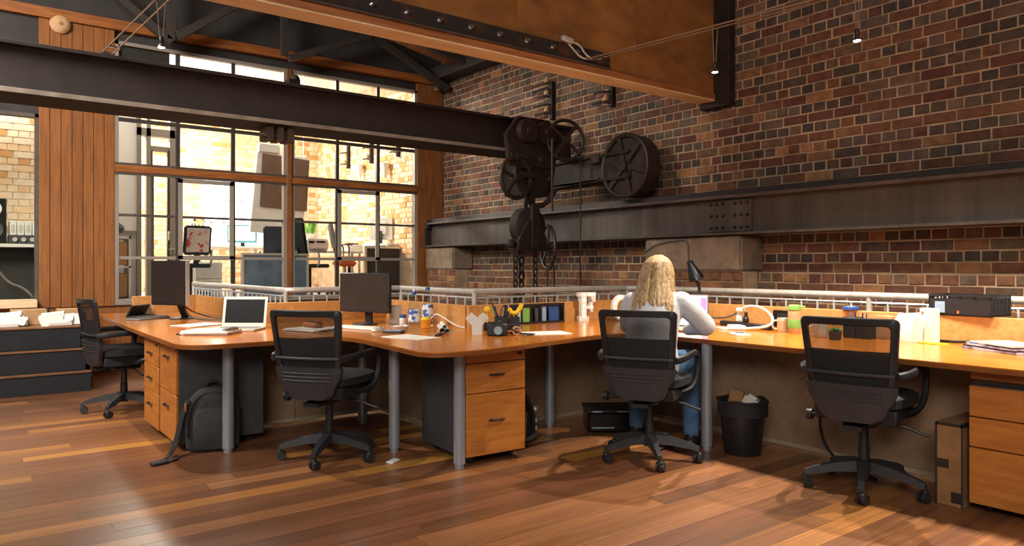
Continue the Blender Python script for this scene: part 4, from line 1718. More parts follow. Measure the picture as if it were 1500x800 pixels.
sheets('paper_stack', 'grey papers and a folder seen through the mesh of the middle empty chair', 'papers', 2.10, 5.22, R(20), 0.34, 0.24, 4, th=0.005, jit=0.02)
t = thing('pencil_case', 'small orange and black pouch on the papers behind the middle chair', 'pouch', (2.12, 5.26, DZ + 0.021), R(10))
b = MB()
b.cbox((0, 0, 0.018), (0.09, 0.17, 0.036), bev=0.012)
obj('body', b, 'tan_orange', t)
b = MB()
b.cbox((0.0, -0.02, 0.040), (0.02, 0.15, 0.008), bev=0.003)
obj('zip', b, 'black_plastic', t)
# middle desk
t = thing('keyboard', 'white keyboard below the large black monitor', 'keyboard', (2.44, 5.16, DZ), R(19))
b = MB()
b.box(-0.065, 0.065, -0.22, 0.22, 0.0, 0.014, 0.004)
obj('case', b, 'white', t)
b = MB()
for i in range(5):
    for j in range(15):
        b.box(-0.057 + i * .0235, -0.057 + i * .0235 + .019, -0.21 + j * .028, -0.21 + j * .028 + .023, 0.014, 0.018)
obj('keys', b, 'paper', t)
t = thing('mouse', 'pale computer mouse in front of the white keyboard', 'mouse', (2.44, 4.83, DZ), R(10))
b = MB()
b.ball((0, 0, 0.010), (0.055, 0.032, 0.024), 16, 8)
obj('shell', b, 'alu', t)
b = MB()
b.cyl((0.025, -0.004, 0.031), (0.025, 0.004, 0.031), 0.006, n=10)
obj('wheel', b, 'black_plastic', t)
t = thing('phone', 'dark grey phone lying between mouse and papers on the middle desk', 'phone', (2.49, 4.68, DZ), R(35))
b = MB()
b.box(-0.04, 0.04, -0.075, 0.075, 0, 0.018, 0.006)
obj('body', b, 'ped_grey', t)
b = MB()
b.box(-0.034, 0.034, -0.065, 0.065, 0.018, 0.020)
obj('screen', b, 'pale_blue', t)
t = thing('jar', 'small white jar with a dark blue lid beside the water bottles', 'jar', (2.86, 5.22, DZ))
b = MB()
b.lathe([(0.026, 0), (0.03, 0.006), (0.03, 0.055), (0.024, 0.062)], n=18)
obj('body', b, 'white', t)
b = MB()
b.lathe([(0.027, 0.062), (0.027, 0.085), (0.022, 0.088)], n=18)
obj('lid', b, 'blue', t)
t = thing('carton', 'small pale cardboard box standing next to the blue-lidded jar', 'box', (2.90, 5.42, DZ), R(20))
b = MB()
b.box(-0.03, 0.03, -0.045, 0.045, 0, 0.15, 0.003)
obj('body', b, 'paper', t)
b = MB()
b.cbox((0, 0, 0.152), (0.058, 0.088, 0.004))
obj('lid', b, 'white', t)
t = thing('dish', 'clear low dish of small things beside the front water bottle', 'dish', (2.62, 4.83, DZ))
b = MB()
b.lathe([(0.05, 0.0), (0.07, 0.035), (0.073, 0.036), (0.074, 0.033), (0.054, 0.0)], n=20, capt=False)
obj('bowl', b, 'alu', t)
for k in range(4):
    b = MB()
    b.cbox((0.02 * math.cos(k * 1.7), 0.025 * math.sin(k * 1.7), 0.02 + 0.004 * k), (0.03, 0.014, 0.012), (0.2, 0.3, k))
    obj('clip', b, 'white', t)


def bottle(lb, x, y, s_, label_h=1.0):
    t = thing('water_bottle', lb, 'bottle', (x, y, DZ), rng.uniform(0, 6), 'water bottles on the middle desk')
    b = MB()
    prof = [(0.030, 0.0), (0.037, 0.008), (0.037, 0.03), (0.034, 0.036), (0.037, 0.042), (0.037, 0.16), (0.034, 0.18), (0.024, 0.215), (0.014, 0.235), (0.013, 0.25)]
    b.lathe([(r * s_, z * s_) for r, z in prof], n=22)
    obj('body', b, 'clear_plastic', t)
    b = MB()
    b.lathe([(0.0375 * s_, 0.065 * s_), (0.0378 * s_, 0.068 * s_), (0.0378 * s_, 0.145 * s_), (0.0375 * s_, 0.148 * s_)], n=22, capb=False, capt=False)
    obj('label', b, 'label_blue', t)
    b = MB()
    b.lathe([(0.0155 * s_, 0.243 * s_), (0.0155 * s_, 0.262 * s_), (0.014 * s_, 0.264 * s_)], n=18)
    cp = obj('cap', b, 'blue', t)
    return t


t = bottle('front clear water bottle with a blue and white label and white nozzle', 2.645, 4.66, 1.12)
b = MB()
b.cyl((0, 0, 0.295), (0, 0, 0.315), 0.010, 0.008, 12)
obj('nozzle', b, 'white', t)
bottle('rear clear water bottle with a plain blue cap, half behind the front one', 2.99, 5.05, 1.18)
t = thing('orange_cup', 'small orange plastic cup beside the water bottles', 'cup', (2.86, 4.86, DZ))
b = MB()
b.lathe([(0.03, 0), (0.034, 0.004), (0.038, 0.07), (0.036, 0.072), (0.034, 0.066), (0.03, 0.01)], n=20, capt=False)
obj('body', b, 'orange', t)
b = MB()
b.lathe([(0.03, 0.06), (0.038, 0.07), (0.03, 0.085), (0.01, 0.09)], n=20)
obj('lid', b, 'yellow', t)
t = thing('paper_roll', 'loosely rolled white drawings on the middle desk', 'rolled paper', (2.82, 4.56, DZ), R(-30))
for k, (dx, dz, r, l) in enumerate(((0.0, 0.022, 0.020, 0.34), (0.035, 0.018, 0.016, 0.33), (0.015, 0.045, 0.014, 0.30))):
    b = MB()
    b.cyl((dx, -l / 2, dz), (dx, l / 2, dz), r, r * 0.95, 16, cap=False)
    b.cyl((dx, -l / 2, dz), (dx, l / 2, dz), r * .8, r * 0.75, 16, cap=False)
    obj('roll', b, 'paper', t)
b = MB()
b.tube([(0.02, 0.16, 0.03), (0.0, 0.20, 0.05), (0.02, 0.25, 0.03), (-0.02, 0.22, 0.022)], 0.016, 7, smooth=1)
obj('crumpled_end', b, 'white', t)
b = MB()
b.tube([(2.98, 4.98, 0.80), (2.98, 4.90, 0.85), (3.02, 4.82, 0.80), (3.06, 4.72, 0.75), (3.1, 4.68, 0.742)], 0.006, 6, smooth=2)
tag(obj('cable', b, 'white'), 'short white cable hanging behind the orange cup', 'cable')
sheets('paper_stack', 'flat white sheets at the front edge of the middle desk near the bottles', 'papers', 2.42, 4.30, R(12), 0.36, 0.22, 2)
t = thing('keys', 'small bunch of dark keys beside the flat white sheets', 'keys', (2.66, 4.32, DZ), R(40))
b = MB()
b.cbox((0, 0, 0.008), (0.06, 0.03, 0.014), bev=0.004)
obj('fob', b, 'black_plastic', t)
b = MB()
b.cbox((-0.06, 0.01, 0.006), (0.05, 0.024, 0.010), (0, 0, 0.4), bev=0.003)
obj('key_head', b, 'black_plastic', t)
b = MB()
b.cbox((0.05, -0.03, 0.004), (0.03, 0.018, 0.005), (0, 0, 0.8))
obj('tag', b, 'tan_orange', t)
t = thing('letter_ornament', 'white standing ornament shaped like the letter Y', 'ornament', (2.90, 4.22, DZ), R(-37))
b = MB()
MY = Matrix(((1, 0, 0, 0), (0, 0, 1, 0), (0, 1, 0, 0), (0, 0, 0, 1)))
b.prism([(-0.035, 0), (0.035, 0), (0.035, 0.065), (0.082, 0.112), (0.040, 0.155), (0.0, 0.118), (-0.040, 0.155), (-0.082, 0.112), (-0.035, 0.065)], -0.025, 0.025, MY)
obj('body', b, 'white', t)
b = MB()
for s_ in (-1, 1):
    for k in range(3):
        b.cbox((s_ * (0.042 + 0.010 * k), -0.0255, 0.112 - 0.008 * k + 0.006), (0.003, 0.002, 0.04), (0, R(45) * s_, 0))
obj('ribs', b, 'alu', t)
t = thing('pen_holder', 'black mesh pen holder full of bright pens and toys', 'pen holder', (3.24, 4.40, DZ), R(-30))
b = MB()
for (x, y_, w, h) in ((0, 0, 0.09, 0.10), (0.10, 0.01, 0.08, 0.10), (-0.09, -0.01, 0.08, 0.06)):
    for (a, c, e, f_) in ((x - w / 2, x + w / 2, y_ - w / 2, y_ - w / 2 + .004), (x - w / 2, x + w / 2, y_ + w / 2 - .004, y_ + w / 2), (x - w / 2, x - w / 2 + .004, y_ - w / 2, y_ + w / 2), (x + w / 2 - .004, x + w / 2, y_ - w / 2, y_ + w / 2)):
        b.box(a, c, e, f_, 0.0, h)
    b.box(x - w / 2, x + w / 2, y_ - w / 2, y_ + w / 2, 0.0, 0.004)
obj('holder', b, 'black_plastic', t)
for (x, y_, tx, ty, l, m) in ((-0.02, 0, -0.02, .0, .17, 'blue'), (0.0, 0.02, -0.06, .0, .18, 'green_dark'), (0.02, -.01, -0.08, .01, .19, 'black_plastic'), (0.10, 0, 0.05, 0, .17, 'pale_blue'),
                             (0.09, 0.02, -0.03, 0.0, .18, 'pink'), (0.03, 0.0, 0.05, 0, 0.15, 'tan_orange'), (-0.01, -.02, 0.03, 0, .16, 'chrome')):
    b = MB()
    b.cyl((x, y_, 0.006), (x + tx, y_ + ty, l), 0.0055, n=8)
    b.cyl((x + tx, y_ + ty, l), (x + tx * 1.08, y_ + ty, l + 0.012), 0.0055, 0.002, 8)
    obj('pen', b, m, t)
b = MB()
b.ball((-0.105, -0.02, 0.155), (0.024, 0.02, 0.026), 12, 8)
b.cyl((-0.105, -0.02, 0.005), (-0.105, -0.02, 0.14), 0.006, n=8)
obj('yellow_topper', b, 'yellow', t)
b = MB()
b.tube([(0.06, 0, 0.16), (0.085, 0, 0.125), (0.12, 0, 0.125), (0.145, 0, 0.16), (0.16, 0, 0.20)], 0.017, 8, smooth=1)
b.cyl((0.10, 0, 0.005), (0.10, 0, 0.12), 0.006, n=8)
obj('yellow_hook_toy', b, 'yellow', t)
t = thing('camera', 'black camera with a silver lens lying among clutter by the pen holder', 'camera', (2.96, 4.06, DZ), R(-40))
b = MB()
b.box(-0.07, 0.07, -0.03, 0.03, 0.0, 0.085, 0.008)
b.cbox((0.0, 0, 0.092), (0.05, 0.04, 0.03), bev=0.008)
obj('body', b, 'black_plastic', t)
b = MB()
b.cyl((0.01, -0.03, 0.042), (0.01, -0.075, 0.042), 0.036, 0.034, 20)
ln = obj('lens', b, 'dark_plastic', t)
b = MB()
b.cyl((0.01, -0.075, 0.042), (0.01, -0.079, 0.042), 0.028, n=20)
obj('lens_glass', b, 'pale_blue', ln)
b = MB()
b.tube([(0.07, 0, 0.06), (0.14, -0.03, 0.03), (0.20, 0.0, 0.006), (0.27, 0.05, 0.006), (0.22, 0.08, 0.006), (0.13, 0.05, 0.01)], 0.009, 6, smooth=2, flat=0.4)
obj('strap', b, 'strap', t)
t = thing('roll_of_tape', 'roll of tan tape on edge beside the camera', 'tape', (3.08, 4.00, DZ), R(20))
b = MB()
n = 24
for r0, r1 in ((0.032, 0.032), (0.020, 0.020)):
    b.cyl((0, -0.012, 0.032), (0, 0.012, 0.032), r0, r1, n, cap=False)
for yy in (-0.012, 0.012):
    vs = [(0.032 * math.cos(2 * PI * i / n), yy, 0.032 + 0.032 * math.sin(2 * PI * i / n)) for i in range(n)] + [(0.020 * math.cos(2 * PI * i / n), yy, 0.032 + 0.020 * math.sin(2 * PI * i / n)) for i in range(n)]
    b.add(vs, [(i, (i + 1) % n, n + (i + 1) % n, n + i) for i in range(n)])
tag(obj('tape_roll', b, 'card_tan', None, (3.08, 4.00, DZ), (0, 0, R(-20))), 'roll of tan tape on edge beside the camera', 'tape')
bpy.data.objects.remove(t, do_unlink=True)
t = thing('cable_clutter', 'tangle of brown and black leads in front of the pen holder', 'cable', (3.12, 4.12, DZ))
q = random.Random(2)
for k in range(5):
    b = MB()
    b.tube([(q.uniform(-.13, .13), q.uniform(-.09, .09), 0.008 + 0.012 * k + q.uniform(0, .008)) for _ in range(6)], 0.007, 6, smooth=2)
    obj('lead', b, ['strap', 'tan_orange', 'black_plastic', 'cable_grey', 'strap'][k], t)
t = thing('desk_organiser', 'black three-pocket organiser leaning on the screen, with cards in it', 'organiser', (3.84, 4.72, DZ), 0)
b = MB()
b.box(-0.31, 0.31, -0.005, 0.045, 0.0, 0.008)
b.box(-0.31, 0.31, 0.035, 0.045, 0.0, 0.165, 0.003)
for x in (-0.31, -0.155, 0.045, 0.30):
    b.box(x, x + 0.010, -0.01, 0.04, 0, 0.165, 0.002)
b.box(-0.31, 0.31, -0.012, -0.004, 0.0, 0.018)
b.box(-0.31, 0.31, -0.012, -0.004, 0.15, 0.165)
obj('frame', b, 'black_plastic', t)
for (x0, x1, m, z1) in ((-0.185, -0.155 + 0.0, 'white', .14), (-0.14, -0.06, 'green', .135), (0.0, 0.035, 'ped_grey', .13), (0.075, 0.12, 'pale_blue', .14), (0.15, 0.26, 'blue', .14), (-0.28, -0.20, 'screen_off', .14)):
    b = MB()
    b.box(x0, x1, 0.006, 0.020, 0.01, z1, 0.002)
    obj('card_pack', b, m, t)
sheets('paper_stack', 'white sheet lying in front of the black desk organiser', 'papers', 3.33, 4.0, R(-20), 0.24, 0.33, 2)


def letter(lb, x, y, rz, polys, bulbs, depth=0.045):
    t = thing('marquee_letter', lb, 'marquee letter', (x, y, DZ), rz, 'marquee letters with bulbs')
    b = MB()
    for p in polys:
        b.prism(p, -depth / 2, depth / 2, MY)
    obj('body', b, 'white', t)
    for (bx_, bz) in bulbs:
        b = MB()
        b.ball((bx_, -depth / 2 - 0.006, bz), 0.009, 10, 6)
        obj('bulb', b, 'bulb', t)
    return t


letter('white letter F with small lit bulbs on the desk left of the woman', 4.36, 4.70, R(-12),
       [[(-0.055, 0), (0.045, 0), (0.045, 0.035), (0.022, 0.045), (0.022, 0.215), (-0.032, 0.215), (-0.032, 0.045), (-0.055, 0.035)],
        [(-0.055, 0.215), (0.115, 0.215), (0.115, 0.25), (-0.055, 0.25)], [(0.085, 0.165), (0.115, 0.165), (0.115, 0.215), (0.065, 0.215)],
        [(0.022, 0.105), (0.055, 0.105), (0.07, 0.075), (0.085, 0.075), (0.085, 0.165), (0.07, 0.165), (0.055, 0.135), (0.022, 0.135)]],
       [(-0.005, 0.04), (-0.005, 0.085), (-0.005, 0.13), (-0.005, 0.18), (-0.005, 0.232), (0.05, 0.232), (0.09, 0.228), (0.075, 0.12)])
n = 20
ring = []
for i in range(n):
    a0, a1 = 2 * PI * i / n, 2 * PI * (i + 1) / n
    ring.append([(0.085 * math.cos(a0), 0.115 + 0.115 * math.sin(a0)), (0.085 * math.cos(a1), 0.115 + 0.115 * math.sin(a1)),
                 (0.045 * math.cos(a1), 0.115 + 0.07 * math.sin(a1)), (0.045 * math.cos(a0), 0.115 + 0.07 * math.sin(a0))])
letter('round white marquee shape with lit bulbs, half hidden behind the woman', 4.62, 4.50, R(-20), ring, [(0.066 * math.cos(k * PI / 4 + .3), 0.115 + 0.093 * math.sin(k * PI / 4 + .3)) for k in range(8)])

# long desk by the brick wall
t = thing('desk_lamp', 'black clamp-on desk lamp behind the laptop with its shade tilted down', 'lamp', (4.90, 3.87, DZ))
b = MB()
b.lathe([(0.055, 0), (0.058, 0.006), (0.05, 0.016), (0.015, 0.022)], n=20)
obj('base', b, 'black_plastic', t)
b = MB()
b.tube([(0, 0, 0.02), (0.0, 0.0, 0.15), (-0.012, 0.01, 0.22), (0.012, 0.005, 0.28), (0.0, 0.01, 0.33), (-0.02, 0.02, 0.36)], 0.013, 8, smooth=2)
obj('arm', b, 'black_plastic', t)
b = MB()
ML = Matrix.Translation((-0.03, 0.045, 0.455)) @ Euler((R(-14), R(-16), 0)).to_matrix().to_4x4()
b.lathe([(0.066, -0.095), (0.060, -0.06), (0.045, -0.01), (0.030, 0.03), (0.028, 0.065), (0.018, 0.075)], n=22, M=ML, capb=False)
b.lathe([(0.060, -0.085), (0.055, -0.06), (0.042, -0.01), (0.026, 0.03)], n=22, M=ML, capb=False)
sh = obj('shade', b, 'screen_off', t)
b = MB()
b.lathe([(0.0, -0.055), (0.02, -0.05), (0.028, -0.03), (0.018, 0.0)], n=14, M=ML, capb=False)
obj('bulb', b, 'white', sh)
t = thing('power_strip', 'black power strip with two plugs by the tan screen', 'power strip', (4.90, 3.42, DZ), R(-12))
b = MB()
b.box(-0.03, 0.03, -0.27, 0.27, 0, 0.038, 0.008)
obj('body', b, 'black_plastic', t)
b = MB()
b.cbox((0, 0.07, 0.065), (0.045, 0.05, 0.055), bev=0.01)
b.cbox((0, 0.06, 0.135), (0.05, 0.075, 0.035), bev=0.012)
b.bar((0, 0.08, 0.08), (0, 0.08, 0.14), 0.02, 0.02)
obj('plug', b, 'white', t)
b = MB()
b.cbox((0, 0.0, 0.06), (0.04, 0.045, 0.05), bev=0.01)
b.bar((0, 0, 0.07), (0, 0, 0.12), 0.018, 0.018)
obj('plug', b, 'black_plastic', t)
b = MB()
b.tube([(4.90, 3.47, 0.875), (4.89, 3.38, 0.91), (4.86, 3.24, 0.90), (4.82, 3.12, 0.83), (4.76, 3.12, 0.765), (4.66, 3.3, 0.744), (4.60, 3.45, 0.744)], 0.010, 8, smooth=2)
tag(obj('cable', b, 'white'), 'thick white cable arching over the black power strip', 'cable')
b = MB()
b.tube([(4.975, 3.86, 0.93), (4.972, 3.87, 0.82), (4.965, 3.80, 0.785), (4.955, 3.62, 0.80), (4.93, 3.50, 0.86)], 0.007, 6, smooth=2)
tag(obj('cable', b, 'cable_grey'), 'thin grey cable hanging over the screen beside the laptop', 'cable')
t = thing('white_box', 'flat white box beside the laptop of the woman', 'box', (4.75, 3.40, DZ), R(-35))
b = MB()
b.box(-0.05, 0.05, -0.075, 0.075, 0, 0.028, 0.006)
obj('body', b, 'white', t)
b = MB()
b.box(-0.14, -0.06, -0.09, 0.09, 0, 0.008, 0.002)
obj('cover', b, 'paper', t)
t = thing('notepad', 'white notepad with a blue pen on it near the front edge of the long desk', 'notepad', (4.34, 3.08, DZ), R(-35))
b = MB()
b.box(-0.05, 0.05, -0.085, 0.085, 0, 0.010, 0.002)
obj('pad', b, 'paper', t)
b = MB()
b.cyl((-0.02, 0.03, 0.014), (0.03, 0.0, 0.014), 0.004, n=8)
obj('pen', b, 'blue', t)


def mug(lb, x, y, rz, m, h=0.095, r=0.042, band=None):
    t = thing('mug', lb, 'mug', (x, y, DZ), rz, 'mugs on the long desk')
    b = MB()
    b.lathe([(r * .85, 0), (r * .95, 0.005), (r, 0.02), (r, h), (r - .004, h + .001), (r - .005, h - .005), (r * .85, 0.008)], n=22, capt=False)
    obj('cup', b, m, t)
    b = MB()
    b.tube([(0, r - .004, h * .82), (0, r + .028, h * .80), (0, r + .034, h * .5), (0, r + .026, h * .22), (0, r - .004, h * .2)], 0.0065, 8, smooth=2)
    obj('handle', b, 'alu', t)
    if band:
        b = MB()
        b.lathe([(r + .0006, h * .2), (r + .0008, h * .8)], n=22, capb=False, capt=False)
        obj('printed_band', b, band, t)
    return t


mug('tan printed mug left of the green cup on the long desk', 4.80, 3.03, R(40), 'alu', 0.10, 0.045, 'card_tan')
mug('grey mug seen through the mesh of the nearest chair', 4.62, 2.64, R(40), 'alu', 0.095, 0.045)
t = thing('travel_cup', 'pale tumbler with green sleeve and green lid on the long desk', 'cup', (4.76, 2.92, DZ))
b = MB()
b.lathe([(0.036, 0), (0.04, 0.005), (0.044, 0.15), (0.040, 0.17)], n=22)
obj('body', b, 'card_tan', t)
b = MB()
b.lathe([(0.043, 0.035), (0.0445, 0.04), (0.046, 0.095), (0.0455, 0.10)], n=22)
obj('sleeve', b, 'green', t)
b = MB()
b.lathe([(0.042, 0.165), (0.046, 0.170), (0.044, 0.195), (0.030, 0.205)], n=22)
b.cbox((0.02, -0.045, 0.19), (0.03, 0.05, 0.014), (0, 0, 0.3), bev=0.004)
obj('lid', b, 'green', t)
t = thing('wall_socket', 'dark socket box on the tan screen behind the mugs', 'socket', (4.965, 3.12, 0.755))
b = MB()
b.box(-0.012, 0.02, -0.10, 0.10, 0.0, 0.125, 0.004)
obj('plate', b, 'screen_off', t)
b = MB()
b.box(-0.02, -0.012, -0.05, 0.06, 0.03, 0.10, 0.004)
obj('cover', b, 'strap', t)
t = thing('succulent', 'tiny green succulent in a dark pot behind the nearest chair', 'plant', (4.55, 2.50, DZ))
b = MB()
b.lathe([(0.03, 0), (0.036, 0.006), (0.042, 0.055), (0.038, 0.055), (0.034, 0.045)], n=18)
obj('pot', b, 'ped_grey', t)
for k in range(11):
    b = MB()
    a = k * 2.4
    rr = 0.012 + 0.003 * k
    p = Vector((0, 0, 0.05))
    q_ = Vector((rr * 1.3 * math.cos(a), rr * 1.3 * math.sin(a), 0.085 - rr * 0.4))
    b.tube([p, p.lerp(q_, .6) + Vector((0, 0, .006)), q_], [0.005, 0.009, 0.003], 6, smooth=1, flat=0.5)
    obj('leaf', b, 'green_dark', t)
t = thing('file_holder', 'black mesh cup of stationery behind the nearest chair', 'pen holder', (4.78, 2.46, DZ))
b = MB()
for k in range(2):
    b.box(-0.05, 0.05, -0.09 + k * .09, 0.0 + k * .09 - .004, 0, 0.12 + 0.02 * k, 0.004)
obj('holder', b, 'black_plastic', t)
for k in range(5):
    b = MB()
    b.cyl((-0.02 + .01 * k, -0.06 + .03 * k, 0.1), (-0.03 + .015 * k, -0.065 + .033 * k, 0.17), 0.005, n=8)
    obj('pen', b, ['blue', 'strap', 'chrome', 'strap', 'blue'][k], t)
t = thing('paper_bag', 'white crumpled paper bag standing behind the nearest chair', 'paper bag', (4.82, 2.16, DZ), R(-25))
b = MB()
b.v = [(-.04, -.07, 0), (.04, -.07, 0), (.04, .07, 0), (-.04, .07, 0), (-.045, -.085, .12), (.04, -.08, .12), (.045, .08, .11), (-.05, .075, .12), (-.01, -.08, .185), (.02, -.075, .19), (.015, .085, .17), (-.012, .07, .175)]
b.f = [(0, 3, 2, 1), (0, 1, 5, 4), (1, 2, 6, 5), (2, 3, 7, 6), (3, 0, 4, 7), (4, 5, 9, 8), (5, 6, 10, 9), (6, 7, 11, 10), (7, 4, 8, 11), (8, 9, 10, 11)]
b.mi = [0] * 10
obj('bag', b, 'white', t)
b = MB()
b.cbox((0, 0.05, 0.15), (0.03, 0.07, 0.05), (0.3, 0.2, 0.4), bev=0.01)
obj('crumpled_top', b, 'paper', t)
t = thing('carton', 'upright cream carton with a small orange dot beside the paper bag', 'box', (4.86, 2.24 - 0.19, DZ), R(-25))
b = MB()
b.box(-0.035, 0.035, -0.045, 0.045, 0, 0.215, 0.003)
obj('body', b, 'paper', t)
b = MB()
b.cyl((-0.035, 0.02, 0.185), (-0.0365, 0.02, 0.185), 0.010, n=14)
obj('orange_dot', b, 'red_orange', t)
t = thing('kraft_box', 'brown cardboard box seen through the mesh of the nearest chair', 'box', (4.90, 2.42 - 0.08, DZ), R(-10))
b = MB()
b.box(-0.04, 0.04, -0.06, 0.06, 0, 0.15, 0.003)
obj('body', b, 'kraft', t)
b = MB()
b.cbox((-0.0, 0.0, 0.152), (0.075, 0.03, 0.004))
obj('tape', b, 'card_tan', t)
t = thing('sticky_tape', 'blue tape roll resting on top of the tan screen', 'tape', (4.995, 2.63, 0.9055))
b = MB()
b.lathe([(0.05, 0.0), (0.055, 0.004), (0.055, 0.022), (0.05, 0.026)], n=24)
obj('roll', b, 'blue', t)
b = MB()
b.lathe([(0.03, 0.0262), (0.028, 0.0268)], n=20)
obj('core', b, 'pale_blue', t)
sheets('sticky_notes', 'yellow paper lying at the foot of the screen at the right', 'paper', 4.82, 2.02, R(-20), 0.16, 0.10, 2, 'yellow', jit=0.004)
b = MB()
b.tube([(4.97, 2.12, 0.742), (4.93, 1.95, 0.743), (4.965, 1.82, 0.75), (4.955, 1.70, 0.743), (4.965, 1.55, 0.743), (4.965, 1.35, 0.745), (4.985, 1.15, 0.80), (4.985, 1.1, 0.90)], 0.009, 7, smooth=2)
tag(obj('cable', b, 'strap'), 'black cable along the foot of the screen at the right', 'cable')
# black wire tray on the screen
t = thing('wire_tray', 'black slotted plastic tray balanced on the screen at the right', 'tray', (5.02, 1.92, 0.906), R(-4))
b = MB()
W_, D_, H_ = 0.37, 0.255, 0.13
b.box(-0.05, D_ - 0.05, -W_ / 2, W_ / 2, 0, 0.008)
b.box(-0.05, -0.042, -W_ / 2, W_ / 2, 0.0, 0.105)
b.box(-0.055, -0.040, -W_ / 2, W_ / 2, 0.118, H_)
for k in range(5):
    yy = -W_ / 2 + k * (W_ - .02) / 4
    b.box(-0.05, -0.042, yy, yy + 0.02, 0.10, 0.12)
b.box(D_ - 0.058, D_ - 0.05, -W_ / 2, W_ / 2, 0.0, H_)
for s_ in (-1, 1):
    yy = s_ * (W_ / 2 - .004)
    b.box(-0.05, D_ - 0.05, yy - .004, yy + .004, 0.0, 0.02)
    b.box(-0.05, D_ - 0.05, yy - .004, yy + .004, 0.11, H_)
    for k in range(6):
        x = -0.05 + k * (D_ - .012) / 5
        b.box(x, x + .012, yy - .004, yy + .004, 0.0, H_)
obj('tray', b, 'black_plastic', t)
b = MB()
b.box(-0.0535, -0.0505, 0.085, 0.145, 0.015, 0.085)
obj('label', b, 'pale_blue', t)
b = MB()
b.box(-0.0535, -0.0505, 0.0, 0.012, 0.012, 0.03)
obj('orange_sticker', b, 'red_orange', t)
t = sheets('magazine_pile', 'pile of colourful magazines at the right edge of the long desk', 'magazines', 4.73, 1.57, R(-28), 0.38, 0.28, 1, 'purple_print', th=0.014, jit=0.0)
for k, (m, o_) in enumerate((('screen_off', 0.01), ('purple_print', -0.012), ('blue_print', 0.008), ('peach_print', -0.015))):
    b = MB()
    b.cbox((o_, o_ * 1.5, 0.018 + 0.008 * k), (0.27 - .01 * k, 0.36 - .012 * k, 0.0075), (0, 0, o_ * 6))
    obj('magazine', b, m, t)

# under the desks
t = thing('backpack', 'grey backpack leaning on the dark drawer unit behind the front desk leg', 'backpack', (1.335, 5.015, 0), R(76))
b = MB()
loft(b, [(0.01, 0, 0.0, .04, .14, 0), (0.01, 0, 0.02, .055, .165, 0), (0.01, 0, 0.15, .058, .17, 0), (0.01, 0, 0.28, .055, .165, 0), (0.012, 0, 0.36, .05, .14, 0), (0.015, 0, 0.405, .035, .09, 0), (0.017, 0, 0.415, .02, .05, 0)], 24)
bp = fuse(b, 0.011, 3, 'body')
bp.materials.append(MT['bag_grey'])
bpo = put('body', bp, t)
b = MB()
loft(b, [(-0.04, 0, 0.02, .02, .10, 0), (-0.046, 0, 0.06, .026, .125, 0), (-0.046, 0, 0.24, .024, .12, 0), (-0.038, 0, 0.285, .015, .10, 0)], 20)
obj('front_pocket', b, 'bag_grey', t)
b = MB()
b.tube([(-0.030, -0.15, 0.10), (-0.032, -0.145, 0.26), (-0.027, -0.10, 0.36), (-0.020, 0.0, 0.392), (-0.027, 0.10, 0.36), (-0.032, 0.145, 0.26), (-0.03, 0.15, 0.10)], 0.007, 6, smooth=2)
obj('zip', b, 'strap', t)
b = MB()
b.tube([(0.03, -0.045, 0.405), (0.03, -0.03, 0.45), (0.03, 0.03, 0.45), (0.03, 0.045, 0.405)], 0.010, 8, smooth=2)
obj('top_handle', b, 'strap', t)
b = MB()
b.tube([(0.0, 0.150, 0.34), (-0.02, 0.185, 0.26), (-0.05, 0.21, 0.14), (-0.10, 0.235, 0.05), (-0.17, 0.27, 0.014), (-0.235, 0.31, 0.012)], 0.026, 8, smooth=2, flat=0.35)
obj('shoulder_strap', b, 'strap', t)
b = MB()
b.cbox((-0.245, 0.31, 0.013), (0.06, 0.10, 0.02), (0, 0, 0.5), bev=0.006)
b.tube([(-0.12, 0.22, 0.012), (-0.17, 0.22, 0.010), (-0.22, 0.26, 0.010), (-0.24, 0.30, 0.010)], 0.018, 8, smooth=1, flat=0.3)
obj('strap_pad', b, 'bag_grey', t)
b = MB()
b.cbox((-0.03, 0.165, 0.30), (0.02, 0.012, 0.06), bev=0.004)
obj('orange_pull', b, 'tan_orange', t)
t = thing('satchel', 'black bag with pale piping on the floor beside the middle drawer unit', 'bag', (3.08, 4.02, 0), R(-15))
b = MB()
loft(b, [(0, 0, 0.01, .10, .10, 0), (0, 0, 0.04, .14, .13, 0), (0, 0, 0.20, .13, .12, 0), (0, 0, 0.30, .09, .09, 0), (0, 0, 0.34, .04, .05, 0)], 20)
obj('body', b, 'bag_black', t)
b = MB()
b.tube([(0.10, -0.10, 0.05), (0.10, -0.11, 0.20), (0.06, -0.08, 0.32), (0.0, -0.03, 0.36), (-0.05, -0.02, 0.34)], 0.012, 8, smooth=2)
obj('handle', b, 'strap', t)
b = MB()
b.tube([(0.02, -0.135, 0.04), (0.03, -0.130, 0.22)], 0.010, 8)
b.tube([(0.13, -0.06, 0.06), (0.12, -0.10, 0.05), (0.03, -0.15, 0.035), (-0.08, -0.14, 0.035)], 0.016, 8, smooth=2)
obj('piping', b, 'cable_grey', t)
for z in (0.10, 0.15, 0.23):
    b = MB()
    b.ball((0.115, -0.09, z), 0.018, 10, 6)
    obj('stud', b, 'alu', t)
t = thing('waste_bin', 'black waste bin with rubbish under the long desk', 'bin', (4.06, 2.86, 0))
b = MB()
b.lathe([(0.11, 0), (0.115, 0.006), (0.150, 0.345), (0.156, 0.35), (0.150, 0.352), (0.110, 0.012)], n=28, capt=False)
obj('bucket', b, 'black_plastic', t)
b = MB()
n = 24
b.tube([(0.157 * math.cos(2 * PI * i / n), 0.157 * math.sin(2 * PI * i / n), 0.345 + 0.008 * math.sin(5 * i)) for i in range(n)], 0.010, 6, closed=True)
b.lathe([(0.158, 0.25), (0.160, 0.345)], n=n, capb=False, capt=False)
obj('liner', b, 'bag_black', t)
